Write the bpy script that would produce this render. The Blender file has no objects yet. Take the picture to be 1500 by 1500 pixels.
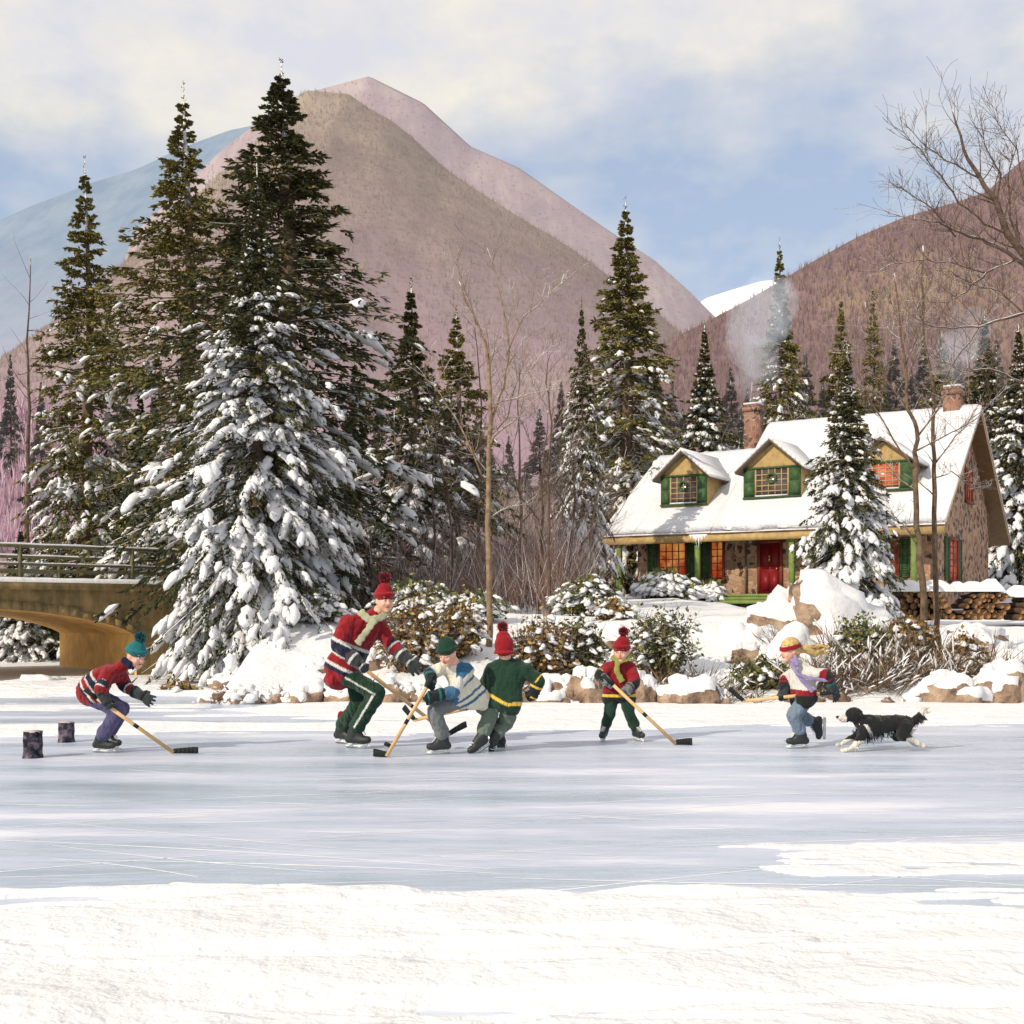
import bpy, math, random
import numpy as np
from mathutils import Vector, Matrix, noise
R = math.radians
sc = bpy.context.scene
col = sc.collection
F, HZ, CH = 1800.0, 905.0, 1.3          # focal length, horizon row, eye height (survey numbers of the photograph)

def at(px, py, Y):
    return Vector(((px-750)*Y/F, Y, CH+(HZ-py)*Y/F))
def xat(px, Y): return (px-750)*Y/F

# ---------------------------------------------------------------- objects
def tag(o, label=None, cat=None, group=None, kind=None):
    if label: o['label'] = label
    if cat: o['category'] = cat
    if group: o['group'] = group
    if kind: o['kind'] = kind
    return o
def empty(name, loc=(0,0,0), label=None, cat=None, group=None):
    o = bpy.data.objects.new(name, None); col.objects.link(o); o.location = loc
    o.empty_display_size = .3
    return tag(o, label, cat, group)
def npmesh(name, V, groups, mats=None, smooth=False, midx=None):
    V = np.asarray(V, dtype=np.float32).reshape(-1, 3)
    me = bpy.data.meshes.new(name)
    me.vertices.add(len(V)); me.vertices.foreach_set('co', V.ravel())
    groups = [np.asarray(g, dtype=np.int32) for g in groups if len(g)]
    nl = sum(g.size for g in groups); nf = sum(len(g) for g in groups)
    me.loops.add(nl); me.polygons.add(nf)
    me.loops.foreach_set('vertex_index', np.concatenate([g.ravel() for g in groups]))
    tot = np.concatenate([np.full(len(g), g.shape[1], dtype=np.int32) for g in groups])
    st = np.concatenate([[0], np.cumsum(tot)[:-1]]).astype(np.int32)
    me.polygons.foreach_set('loop_start', st); me.polygons.foreach_set('loop_total', tot)
    if smooth: me.polygons.foreach_set('use_smooth', np.ones(nf, dtype=bool))
    if midx is not None: me.polygons.foreach_set('material_index', np.asarray(midx, dtype=np.int32))
    me.update(calc_edges=True)
    for m in (mats or []): me.materials.append(m)
    return me
def link(name, me, parent=None, loc=None):
    o = bpy.data.objects.new(name, me); col.objects.link(o)
    if parent is not None: o.parent = parent
    if loc is not None: o.location = loc
    return o

class MB:
    """collects simple solids, builds them as one mesh object"""
    def __init__(s): s.v = []; s.q = []; s.t = []; s.qm = []; s.tm = []
    def face(s, idx, m=0):
        if len(idx) == 4: s.q.append(idx); s.qm.append(m)
        elif len(idx) == 3: s.t.append(idx); s.tm.append(m)
        else:
            for i in range(1, len(idx)-1): s.t.append((idx[0], idx[i], idx[i+1])); s.tm.append(m)
    def poly(s, pts, m=0):
        n = len(s.v); s.v += [tuple(p) for p in pts]; s.face(list(range(n, n+len(pts))), m)
    def box8(s, P, m=0):
        n = len(s.v); s.v += [tuple(p) for p in P]
        for f in ((0,3,2,1),(4,5,6,7),(0,1,5,4),(1,2,6,5),(2,3,7,6),(3,0,4,7)): s.face([n+i for i in f], m)
    def box(s, x0, x1, y0, y1, z0, z1, m=0, T=None):
        P = [Vector(p) for p in ((x0,y0,z0),(x1,y0,z0),(x1,y1,z0),(x0,y1,z0),(x0,y0,z1),(x1,y0,z1),(x1,y1,z1),(x0,y1,z1))]
        if T: P = [T @ p for p in P]
        s.box8(P, m)
    def tube(s, pts, radii, seg=6, m=0, cap=True):
        pts = [Vector(p) for p in pts]
        n0 = len(s.v); prev = None
        for i, p in enumerate(pts):
            d = (pts[min(i+1, len(pts)-1)] - pts[max(i-1, 0)])
            d = d.normalized() if d.length > 1e-9 else Vector((0,0,1))
            if prev is None:
                a = Vector((0,0,1)) if abs(d.z) < .9 else Vector((1,0,0))
                u = d.cross(a).normalized()
            else:
                u = (prev - d*prev.dot(d)); u = u.normalized() if u.length > 1e-6 else d.orthogonal().normalized()
            prev = u; w = d.cross(u)
            r = radii[i] if hasattr(radii, '__len__') else radii
            for k in range(seg):
                a = 2*math.pi*k/seg
                s.v.append(tuple(p + u*(r*math.cos(a)) + w*(r*math.sin(a))))
        for i in range(len(pts)-1):
            for k in range(seg):
                a = n0+i*seg+k; b = n0+i*seg+(k+1) % seg
                s.face([a, b, b+seg, a+seg], m)
        if cap:
            s.face([n0+k for k in range(seg)][::-1], m)
            n1 = n0+(len(pts)-1)*seg
            s.face([n1+k for k in range(seg)], m)
    def bar(s, a, b, w, h=None, m=0, up=(0,0,1)):
        a, b = Vector(a), Vector(b); h = h or w
        d = (b-a).normalized(); up = Vector(up)
        if abs(d.dot(up)) > .95: up = Vector((0,1,0))
        u = d.cross(up).normalized(); v = u.cross(d).normalized()
        P = []
        for p in (a, b):
            P += [p-u*w/2-v*h/2, p+u*w/2-v*h/2, p+u*w/2+v*h/2, p-u*w/2+v*h/2]
        s.box8(P, m)
    def ell(s, c, ax, seg=12, rings=8, m=0):
        """ellipsoid; ax = 3 axis vectors"""
        c = Vector(c); A, B, C_ = [Vector(a) for a in ax]
        n0 = len(s.v); s.v.append(tuple(c+C_))
        for i in range(1, rings):
            th = math.pi*i/rings
            for k in range(seg):
                a = 2*math.pi*k/seg
                s.v.append(tuple(c + C_*math.cos(th) + (A*math.cos(a)+B*math.sin(a))*math.sin(th)))
        s.v.append(tuple(c-C_)); last = len(s.v)-1
        for k in range(seg):
            s.face([n0, n0+1+k, n0+1+(k+1) % seg], m)
            b = n0+1+(rings-2)*seg
            s.face([last, b+(k+1) % seg, b+k], m)
        for i in range(rings-2):
            for k in range(seg):
                a = n0+1+i*seg+k; b = n0+1+i*seg+(k+1) % seg
                s.face([a, a+seg, b+seg, b], m)
    def sph(s, c, r, seg=12, rings=8, m=0): s.ell(c, ((r,0,0),(0,r,0),(0,0,r)), seg, rings, m)
    def cap(s, a, b, ra, rb, m=0):
        a, b = Vector(a), Vector(b)
        s.sph(a, ra, m=m); s.sph(b, rb, m=m)
        if (b-a).length > 1e-5: s.tube([a, b], [ra, rb], 14, m)
    def mesh(s, name, mats, smooth=False):
        if not isinstance(mats, (list, tuple)): mats = [mats]
        return npmesh(name, s.v, [g for g in (s.q, s.t) if g], mats, smooth, s.qm+s.tm)
    def build(s, name, mats, parent=None, smooth=False, loc=None, origin=None):
        """origin: world point used as the object's origin"""
        if origin is not None:
            o = Vector(origin); s.v = [(x-o.x, y-o.y, z-o.z) for x, y, z in s.v]
            if parent is None: loc = o
        return link(name, s.mesh(name, mats, smooth), parent, loc)

# ---------------------------------------------------------------- materials
def newmat(name):
    m = bpy.data.materials.new(name); m.use_nodes = True
    nt = m.node_tree; b = nt.nodes['Principled BSDF']
    return m, nt, b
def N(nt, t, **k):
    n = nt.nodes.new(t)
    for a, v in k.items(): setattr(n, a, v)
    return n
def ramp(nt, stops, fac=None, interp='LINEAR'):
    r = N(nt, 'ShaderNodeValToRGB'); r.color_ramp.interpolation = interp
    els = r.color_ramp.elements
    while len(els) < len(stops): els.new(.5)
    for e, (p, c) in zip(els, stops):
        e.position = p; e.color = (*c, 1) if len(c) == 3 else c
    if fac is not None: nt.links.new(fac, r.inputs[0])
    return r
def mix(nt, fac, a, b):
    n = N(nt, 'ShaderNodeMix', data_type='RGBA')
    for i, v in ((0, fac), (6, a), (7, b)):
        if isinstance(v, (int, float)): n.inputs[i].default_value = v
        elif isinstance(v, tuple): n.inputs[i].default_value = (*v, 1)
        else: nt.links.new(v, n.inputs[i])
    return n.outputs[2]
def math_(nt, op, a, b=None):
    n = N(nt, 'ShaderNodeMath', operation=op)
    for i, v in ((0, a), (1, b)):
        if v is None: continue
        if isinstance(v, (int, float)): n.inputs[i].default_value = v
        else: nt.links.new(v, n.inputs[i])
    return n.outputs[0]
def coords(nt, kind='Object', scale=(1,1,1), rot=(0,0,0)):
    tc = N(nt, 'ShaderNodeTexCoord'); mp = N(nt, 'ShaderNodeMapping')
    mp.inputs['Scale'].default_value = scale; mp.inputs['Rotation'].default_value = rot
    nt.links.new(tc.outputs[kind], mp.inputs[0]); return mp.outputs[0]
def wpos(nt, scale=(1,1,1)):
    g = N(nt, 'ShaderNodeNewGeometry'); mp = N(nt, 'ShaderNodeMapping')
    mp.inputs['Scale'].default_value = scale
    nt.links.new(g.outputs['Position'], mp.inputs[0]); return mp.outputs[0]
def noisetex(nt, vec, scale, detail=4, rough=.55):
    n = N(nt, 'ShaderNodeTexNoise'); n.inputs['Scale'].default_value = scale
    n.inputs['Detail'].default_value = detail; n.inputs['Roughness'].default_value = rough
    nt.links.new(vec, n.inputs['Vector']); return n.outputs[0]
def bump(nt, b, h, strength=.3, dist=.02):
    n = N(nt, 'ShaderNodeBump'); n.inputs['Strength'].default_value = strength
    n.inputs['Distance'].default_value = dist
    nt.links.new(h, n.inputs['Height']); nt.links.new(n.outputs[0], b.inputs['Normal'])
def plain(name, c, rough=.8, var=.25, scale=8, bmp=0, spec=.3, metal=0, bdist=.01):
    m, nt, b = newmat(name)
    v = coords(nt); nz = noisetex(nt, v, scale, 5)
    c0 = tuple(max(0, x*(1-var)) for x in c); c1 = tuple(min(1, x*(1+var)) for x in c)
    r = ramp(nt, [(.3, c0), (.7, c1)], nz); nt.links.new(r.outputs[0], b.inputs['Base Color'])
    b.inputs['Roughness'].default_value = rough; b.inputs['Specular IOR Level'].default_value = spec
    b.inputs['Metallic'].default_value = metal
    if bmp: bump(nt, b, noisetex(nt, v, scale*3, 4), bmp, bdist)
    return m
def snowmat(name, scale=3.0, c=(.78,.78,.80), bs=.5, bd=.05):
    m, nt, b = newmat(name)
    v = wpos(nt); n1 = noisetex(nt, v, scale, 6, .6); n2 = noisetex(nt, v, scale*9, 3)
    r = ramp(nt, [(.3, tuple(x*.93 for x in c)), (.65, c)], n1)
    nt.links.new(r.outputs[0], b.inputs['Base Color'])
    b.inputs['Roughness'].default_value = .85; b.inputs['Specular IOR Level'].default_value = .15
    h = math_(nt, 'ADD', n1, math_(nt, 'MULTIPLY', n2, .25)); bump(nt, b, h, bs, bd)
    return m
def snowy(name, stops, thr=.45, scale=6, rough=.9, bmp=.5, bdist=.03, soft=.12, vor=0):
    """a surface whose upward faces carry snow"""
    m, nt, b = newmat(name)
    v = wpos(nt); nz = noisetex(nt, v, scale, 6, .6)
    r = ramp(nt, stops, nz)
    g = N(nt, 'ShaderNodeNewGeometry'); sx = N(nt, 'ShaderNodeSeparateXYZ'); nt.links.new(g.outputs['Normal'], sx.inputs[0])
    n2 = noisetex(nt, v, scale*.8, 4)
    a = math_(nt, 'ADD', sx.outputs[2], math_(nt, 'MULTIPLY', math_(nt, 'SUBTRACT', n2, .5), .9))
    mr = N(nt, 'ShaderNodeMapRange'); mr.inputs[1].default_value = thr-soft; mr.inputs[2].default_value = thr+soft
    nt.links.new(a, mr.inputs[0])
    nt.links.new(mix(nt, mr.outputs[0], r.outputs[0], (.78,.78,.80)), b.inputs['Base Color'])
    b.inputs['Roughness'].default_value = rough; b.inputs['Specular IOR Level'].default_value = .15
    bump(nt, b, nz, bmp, bdist); return m
def islands(name, stops, rough=.75, topc=None, topw=.5, haze=None):
    """leaf material: every leaf its own tone; optional sunlit warmth painted in towards the top"""
    m, nt, b = newmat(name)
    g = N(nt, 'ShaderNodeNewGeometry')
    r = ramp(nt, stops, g.outputs['Random Per Island'])
    c = r.outputs[0]
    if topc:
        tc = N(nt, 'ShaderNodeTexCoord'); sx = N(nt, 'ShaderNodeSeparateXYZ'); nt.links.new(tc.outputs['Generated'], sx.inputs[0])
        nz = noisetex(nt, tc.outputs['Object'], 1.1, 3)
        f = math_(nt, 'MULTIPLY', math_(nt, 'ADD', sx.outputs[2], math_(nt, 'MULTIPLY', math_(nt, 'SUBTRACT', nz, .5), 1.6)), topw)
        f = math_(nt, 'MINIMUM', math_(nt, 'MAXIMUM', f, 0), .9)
        c = mix(nt, f, c, topc)  # sunlit gold painted into the upper needles
    nt.links.new(c, b.inputs['Base Color'])
    b.inputs['Roughness'].default_value = rough; b.inputs['Specular IOR Level'].default_value = .15
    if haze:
        b.inputs['Emission Color'].default_value = (*haze[0], 1); b.inputs['Emission Strength'].default_value = haze[1]  # distance haze painted as a weak glow of the foliage
    return m
M = {}
M['snow'] = snowmat('snow_ground', 1.3, bs=.8, bd=.10)
M['treesnow'] = snowmat('snow_on_branches', 5, bs=.6, bd=.05)
M['roofsnow'] = snowmat('snow_on_roof', 1.2, (.68,.68,.71), bs=.9, bd=.12)
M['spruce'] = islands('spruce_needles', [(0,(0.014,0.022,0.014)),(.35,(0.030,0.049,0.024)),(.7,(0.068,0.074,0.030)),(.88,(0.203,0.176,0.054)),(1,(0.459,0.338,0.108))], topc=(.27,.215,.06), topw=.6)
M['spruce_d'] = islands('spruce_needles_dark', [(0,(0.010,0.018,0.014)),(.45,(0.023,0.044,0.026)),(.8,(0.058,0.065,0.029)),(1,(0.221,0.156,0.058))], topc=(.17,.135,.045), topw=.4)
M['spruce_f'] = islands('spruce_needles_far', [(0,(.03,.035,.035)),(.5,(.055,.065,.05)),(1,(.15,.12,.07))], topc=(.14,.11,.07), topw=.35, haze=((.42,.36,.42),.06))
M['bark'] = snowy('bark_with_snow', [(.3,(.07,.045,.03)),(.7,(.20,.14,.09))], .52, 9)
M['birch'] = snowy('pale_bark_with_snow', [(.3,(.13,.085,.055)),(.7,(.34,.24,.15))], .42, 9)
M['twig'] = snowy('twig_bark', [(.3,(.06,.04,.03)),(.7,(.17,.11,.08))], .62, 9)
M['rock'] = snowy('granite_with_snow', [(.28,(.07,.05,.04)),(.45,(.22,.15,.11)),(.58,(.38,.27,.19)),(.72,(.48,.38,.29))], .85, 3.2, bmp=1, bdist=.16)
M['leaf'] = islands('dry_shrub_leaves', [(0,(0.087,0.058,0.029)),(.35,(0.232,0.145,0.058)),(.65,(0.464,0.290,0.102)),(.85,(0.174,0.174,0.058)),(1,(0.551,0.261,0.116))])
M['leafg'] = islands('green_shrub_leaves', [(0,(0.042,0.056,0.028)),(.5,(0.126,0.154,0.056)),(.8,(0.280,0.238,0.084)),(1,(0.210,0.224,0.070))])
M['rock2'] = snowy('dark_stone_with_snow', [(.25,(.05,.035,.03)),(.5,(.16,.10,.07)),(.72,(.30,.20,.14))], .9, 5, bmp=.9, bdist=.05)
M['reed'] = islands('dry_reeds', [(0,(.03,.025,.018)),(.4,(.11,.07,.045)),(.7,(.26,.17,.10)),(.85,(.05,.055,.03)),(1,(.34,.24,.15))])

# ---------------------------------------------------------------- terrain
def sm(t): t = max(0., min(1., t)); return t*t*(3-2*t)
def shore(X):
    return 18.5 + 6.2*sm((-4.3-X)/1.6) + .35*noise.noise((X*.5, 3.1, 0)) + .18*noise.noise((X*1.7, 1.1, 0)) + .9*sm((X-7)/3)
def hz(X, Y):
    t = Y - shore(X)
    if t < 0: return -.12
    right = sm((X-5.5)/3)*(1-sm((Y-40)/10))
    z = (1.12-.35*right)*sm(t/5.2) + .036*max(0, t-3)*(1-.35*right)
    z += .08*sm(t/.8)
    z += .10*sm(t/2)*noise.noise((X*.45, Y*.45, 2)) + .045*sm(t/1.5)*noise.noise((X*1.6, Y*1.6, 5))
    if Y > 62: z += .05*(Y-62)
    z *= 1-.93*sm((-6.0-X)/1.6)*(1-sm((Y-32)/9))
    return max(z, -.12) if t > .05 else -.12*(1-t/.05)
def build_ground():
    # finer near the shore, wide sheet to the foothills
    ys = np.concatenate([np.arange(17.2, 26, .16), np.arange(26, 60, .8), np.arange(60, 330, 9)])
    V = []; nx = 340
    for y in ys:
        half = 14+(y-17)*.62
        for i in range(nx):
            x = -half+2*half*i/(nx-1); V.append((x, y, hz(x, y)))
    n = len(ys); I = np.arange(n*nx).reshape(n, nx)
    q = np.stack([I[:-1,:-1], I[:-1,1:], I[1:,1:], I[1:,:-1]], -1).reshape(-1, 4)
    o = link('ground', npmesh('ground', V, [q], [M['snow']], True)); o['kind'] = 'structure'
build_ground()

# ---------------------------------------------------------------- ice
def icemat():
    m, nt, b = newmat('river_ice')
    v = wpos(nt, (.22, 1.1, 1)); n1 = noisetex(nt, v, 1.5, 7, .62)
    v2 = wpos(nt, (.05, .42, 1)); n2 = noisetex(nt, v2, 2.2, 5, .6)
    v3 = wpos(nt, (1.1, 9, 1)); n3 = noisetex(nt, v3, 2.5, 6, .7)
    s = math_(nt, 'ADD', math_(nt, 'ADD', math_(nt, 'MULTIPLY', n1, .45), math_(nt, 'MULTIPLY', n2, .35)), math_(nt, 'MULTIPLY', n3, .2))
    r = ramp(nt, [(.38,(.38,.47,.58)),(.46,(.47,.55,.67)),(.53,(.56,.60,.74)),(.60,(.76,.77,.84))], s)
    nt.links.new(r.outputs[0], b.inputs['Base Color'])
    rr = ramp(nt, [(.4,(.16,.16,.16)),(.6,(.5,.5,.5))], s); nt.links.new(rr.outputs[0], b.inputs['Roughness'])
    b.inputs['Specular IOR Level'].default_value = .32
    bump(nt, b, math_(nt, 'ADD', n3, n1), .25, .02); return m
M['ice'] = icemat()
g = MB(); g.poly([(-60,-30,0),(60,-30,0),(60,34,0),(-60,34,0)]); o = g.build('ice', M['ice']); o['kind'] = 'structure'

def drift(name, x0, x1, ylo, yhi, h, seed, holes=0.0, step=.07, es=1.0, na=.34):
    """thin sheet of wind-blown snow lying on the ice, ragged at the edges"""
    nx = int((x1-x0)/step); V = []; idx = {}; q = []
    ys0 = min(ylo(x0+(x1-x0)*k/20) for k in range(21))-.4; ys1 = max(yhi(x0+(x1-x0)*k/20) for k in range(21))+.4
    sy = step*.5; ny = int((ys1-ys0)/sy)
    H = np.zeros((nx+1, ny+1))
    for i in range(nx+1):
        x = x0+(x1-x0)*i/nx; lo, hi = ylo(x), yhi(x)
        w = max(hi-lo, .001)
        fx = min(1, (x-x0)/(.12*(x1-x0)), (x1-x)/(.12*(x1-x0)))
        for j in range(ny+1):
            y = ys0+(ys1-ys0)*j/ny
            d = min(y-lo, hi-y)
            if d < -.4: H[i, j] = -1; continue
            n = noise.fractal((x*.55*es+seed, y*2.6*es, seed), 1.0, 2.0, 4)
            H[i, j] = min(d*.55, .30)*max(fx, 0) - (1-min(1, max(fx, 0)))*.25 + n*na - holes
    for i in range(nx):
        for j in range(ny):
            if max(H[i,j], H[i+1,j], H[i+1,j+1], H[i,j+1]) > 0 and min(H[i,j], H[i+1,j], H[i+1,j+1], H[i,j+1]) > -.6:
                f = []
                for a, c in ((i,j),(i+1,j),(i+1,j+1),(i,j+1)):
                    if (a, c) not in idx:
                        idx[(a, c)] = len(V); hh = H[a, c]
                        V.append((x0+(x1-x0)*a/nx, ys0+(ys1-ys0)*c/ny, (.004+h*min(1, hh/.3)+(.035*noise.noise(((x0+(x1-x0)*a/nx)*1.3, (ys0+(ys1-ys0)*c/ny)*1.9, 7)) if h > .04 and hh > .3 else 0)) if hh > 0 else -.01))
                    f.append(idx[(a, c)])
                q.append(f)
    if q:
        o = link(name, npmesh(name, V, [np.array(q)], [M['snow']], True)); o['kind'] = 'structure'
drift('snow', -7.6, 3.4, lambda x: 13.35+.10*(x+6)*(x > -6)+.15*math.sin(x*1.3), lambda x: 15.0+.08*(x+6)*(x > -6)+.2*math.sin(x*.9), .03, 3.3, .02)
drift('snow', -4.6, 12.0, lambda x: 16.1-.25*math.sin(x*.8)+.02*x, lambda x: 19.6, .03, 7.7, .02)
drift('snow', -3.2, 7.5, lambda x: 14.7+.2*math.sin(x), lambda x: 16.8, .02, 12.1, .13)
drift('snow', -10.8, -3.0, lambda x: 20.3, lambda x: 26.3, .06, 5.1, 0, .1)
drift('snow', -12, -3.5, lambda x: 17.0+.2*math.sin(x), lambda x: 18.4, .02, 9.4, .12)
drift('snow', 1.0, 5.2, lambda x: 6.1, lambda x: 6.95+.12*x, .012, 31.7, .16, .03, 1.3, .5)
drift('snow', -5, 5, lambda x: 2.0, lambda x: 5.72+.06*math.sin(x*2.2), .05, 53.2, -.04, .03, 1.2, .40)
# scratches cut by the skates: thin raised ribbons of ice dust
def scratches():
    rg = random.Random(4); g = MB()
    for k in range(150):
        Y = rg.uniform(6.0, 16.5); X = rg.uniform(-.42, .42)*Y
        a = rg.uniform(-.5, .5)+(math.pi if rg.random() < .5 else 0); L = rg.uniform(.6, 3.4); c = rg.uniform(-.35, .35); w = rg.uniform(.004, .010)
        n = 12; p = Vector((X, Y, .002)); pts = []
        for i in range(n+1):
            pts.append(p.copy()); p = p+Vector((math.cos(a), math.sin(a), 0))*L/n; a += c/n
        for i in range(n):
            d = (pts[i+1]-pts[i]).normalized(); s_ = Vector((-d.y, d.x, 0))*w*(1-abs(i/n-.5))
            z = Vector((0,0,-.0012+.0001*(k % 9)))
            g.poly([pts[i]-s_+z, pts[i+1]-s_+z, pts[i+1]+s_+z, pts[i]+s_+z])
    o = g.build('skate_scratches', plain('ice_dust', (.86,.87,.88), .9, .1)); tag(o, kind='structure')
scratches()

# ---------------------------------------------------------------- hills
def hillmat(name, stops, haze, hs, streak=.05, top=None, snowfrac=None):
    m, nt, b = newmat(name)
    v = wpos(nt, (streak, streak*.5, streak*.16)); n1 = noisetex(nt, v, 3.0, 7, .65)
    v2 = wpos(nt, (.01,.01,.01)); n2 = noisetex(nt, v2, 1.6, 4)
    s = math_(nt, 'ADD', math_(nt, 'MULTIPLY', n1, .45), math_(nt, 'MULTIPLY', n2, .55))
    r = ramp(nt, stops, s); c = r.outputs[0]
    if top:   # mist at the foot painted in as a tone unlike the ridge
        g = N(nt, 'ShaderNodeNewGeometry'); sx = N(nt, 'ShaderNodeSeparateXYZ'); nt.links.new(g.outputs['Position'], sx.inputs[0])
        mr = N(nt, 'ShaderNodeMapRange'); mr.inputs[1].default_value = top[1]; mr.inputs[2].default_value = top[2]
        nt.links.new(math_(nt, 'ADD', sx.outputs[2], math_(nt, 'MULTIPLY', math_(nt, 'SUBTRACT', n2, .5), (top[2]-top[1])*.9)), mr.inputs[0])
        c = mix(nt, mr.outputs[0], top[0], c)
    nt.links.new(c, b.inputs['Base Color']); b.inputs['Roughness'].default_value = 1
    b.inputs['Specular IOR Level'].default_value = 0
    b.inputs['Emission Color'].default_value = (*haze, 1); b.inputs['Emission Strength'].default_value = hs  # aerial haze painted on as a weak glow of the slope
    return m
def hill(name, pts, Yr, Yf, zf, mat, seed, amp=.02, nx=160, ny=50, fuzz=None):
    pts = sorted(pts); px = np.array([p[0] for p in pts]); py = np.array([p[1] for p in pts])
    X = (np.linspace(px[0], px[-1], nx)-750)*Yr/F
    Z = CH+(HZ-np.interp(np.linspace(px[0], px[-1], nx), px, py))*Yr/F
    V = []; G = np.zeros((ny, nx, 3))
    for j in range(ny):
        v = j/(ny-1)*1.5
        for i in range(nx):
            if v <= 1:
                y = Yf+(Yr-Yf)*v; k = .75*v+.25*v*v; z = zf+(Z[i]-zf)*k
                z += amp*Z[i]*math.sin(math.pi*v)*noise.fractal((X[i]*.012*400/Yr+seed, v*1.8, seed), 1, 2, 4)*2.2
                z += amp*.35*Z[i]*noise.noise((X[i]*.07*300/Yr, v*9, seed))*v
            else:
                y = Yr+(Yr-Yf)*(v-1)*.8; z = Z[i]-(Z[i]-zf)*(v-1)*1.2
            G[j, i] = (X[i], y, z)
    I = np.arange(ny*nx).reshape(ny, nx)
    q = np.stack([I[:-1,:-1], I[:-1,1:], I[1:,1:], I[1:,:-1]], -1).reshape(-1, 4)
    o = link(name, npmesh(name, G.reshape(-1, 3), [q], [mat], True)); o['kind'] = 'structure'
    if fuzz:
        n, hmin, hmax, fm, fname, lab = fuzz
        rg = np.random.default_rng(int(seed*10)); jmax = int((ny-1)/1.5)
        js = rg.uniform(.12, 1.0, n)**.7*jmax; is_ = rg.uniform(0, nx-1.01, n)
        j0 = np.minimum(js.astype(int), jmax-1); i0 = is_.astype(int); fj = (js-j0)[:, None]; fi = (is_-i0)[:, None]
        P = G[j0, i0]*(1-fi)*(1-fj)+G[j0, i0+1]*fi*(1-fj)+G[j0+1, i0]*(1-fi)*fj+G[j0+1, i0+1]*fi*fj
        K = 4; Pk = np.repeat(P, K, 0); hh = np.repeat(rg.uniform(hmin, hmax, n), K)*rg.uniform(.7, 1.1, n*K)
        sp = rg.normal(0, .16, (n*K, 2))*hh[:, None]; w = hh*rg.uniform(.02, .05, n*K)
        A = Pk+np.stack([-w, 0*w, 0*w-hh*.1], 1); B = Pk+np.stack([w, 0*w, 0*w-hh*.1], 1)
        T = Pk+np.stack([sp[:, 0], sp[:, 1], hh], 1)
        VV = np.stack([A, B, T], 1).reshape(-1, 3); t = np.arange(len(VV)).reshape(-1, 3)
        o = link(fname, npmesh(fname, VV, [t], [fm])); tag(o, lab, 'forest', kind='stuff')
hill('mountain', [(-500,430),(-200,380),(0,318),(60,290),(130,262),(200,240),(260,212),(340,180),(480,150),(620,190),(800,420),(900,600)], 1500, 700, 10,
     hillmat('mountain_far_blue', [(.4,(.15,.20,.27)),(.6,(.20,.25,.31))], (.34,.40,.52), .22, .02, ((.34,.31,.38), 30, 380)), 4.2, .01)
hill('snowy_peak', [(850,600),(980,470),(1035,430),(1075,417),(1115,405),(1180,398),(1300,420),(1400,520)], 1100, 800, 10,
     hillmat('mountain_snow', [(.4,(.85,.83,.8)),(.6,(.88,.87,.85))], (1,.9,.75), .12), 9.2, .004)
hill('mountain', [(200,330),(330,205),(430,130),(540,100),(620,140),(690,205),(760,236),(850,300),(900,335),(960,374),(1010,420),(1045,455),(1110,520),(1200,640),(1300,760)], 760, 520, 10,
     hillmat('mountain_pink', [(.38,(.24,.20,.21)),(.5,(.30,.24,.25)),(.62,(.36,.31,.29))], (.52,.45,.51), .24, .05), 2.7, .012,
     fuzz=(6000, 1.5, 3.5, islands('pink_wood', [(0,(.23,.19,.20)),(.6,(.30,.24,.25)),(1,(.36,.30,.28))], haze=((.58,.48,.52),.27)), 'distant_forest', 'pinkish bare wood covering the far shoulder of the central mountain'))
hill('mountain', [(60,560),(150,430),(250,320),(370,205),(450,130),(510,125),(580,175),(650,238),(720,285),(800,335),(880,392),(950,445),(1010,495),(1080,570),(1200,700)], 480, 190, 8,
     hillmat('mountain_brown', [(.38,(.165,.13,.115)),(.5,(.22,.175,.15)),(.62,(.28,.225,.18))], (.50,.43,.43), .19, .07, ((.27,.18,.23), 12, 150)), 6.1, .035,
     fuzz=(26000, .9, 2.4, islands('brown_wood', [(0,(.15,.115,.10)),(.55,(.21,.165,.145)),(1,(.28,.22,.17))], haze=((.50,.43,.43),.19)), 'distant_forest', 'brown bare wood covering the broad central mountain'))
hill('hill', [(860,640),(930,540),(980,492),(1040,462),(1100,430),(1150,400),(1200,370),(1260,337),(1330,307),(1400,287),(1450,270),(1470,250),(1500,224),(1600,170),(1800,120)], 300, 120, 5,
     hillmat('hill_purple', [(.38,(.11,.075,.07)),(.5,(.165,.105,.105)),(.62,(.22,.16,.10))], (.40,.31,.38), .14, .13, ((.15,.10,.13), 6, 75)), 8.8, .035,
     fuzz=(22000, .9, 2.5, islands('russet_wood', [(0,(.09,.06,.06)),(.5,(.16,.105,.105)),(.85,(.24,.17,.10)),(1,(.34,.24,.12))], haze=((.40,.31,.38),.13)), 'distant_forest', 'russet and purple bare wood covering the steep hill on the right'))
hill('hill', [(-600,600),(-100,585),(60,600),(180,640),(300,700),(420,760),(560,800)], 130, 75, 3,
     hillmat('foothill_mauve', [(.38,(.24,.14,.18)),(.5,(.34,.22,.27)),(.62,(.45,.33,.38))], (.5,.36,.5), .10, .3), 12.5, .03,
     fuzz=(6500, 1.5, 3.2, islands('mauve_thicket', [(0,(.2,.10,.14)),(.4,(.36,.22,.28)),(.8,(.5,.36,.42)),(1,(.7,.62,.66))], haze=((.5,.36,.5),.08)), 'distant_thicket', 'mauve bare thicket behind the bridge on the left'))
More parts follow.
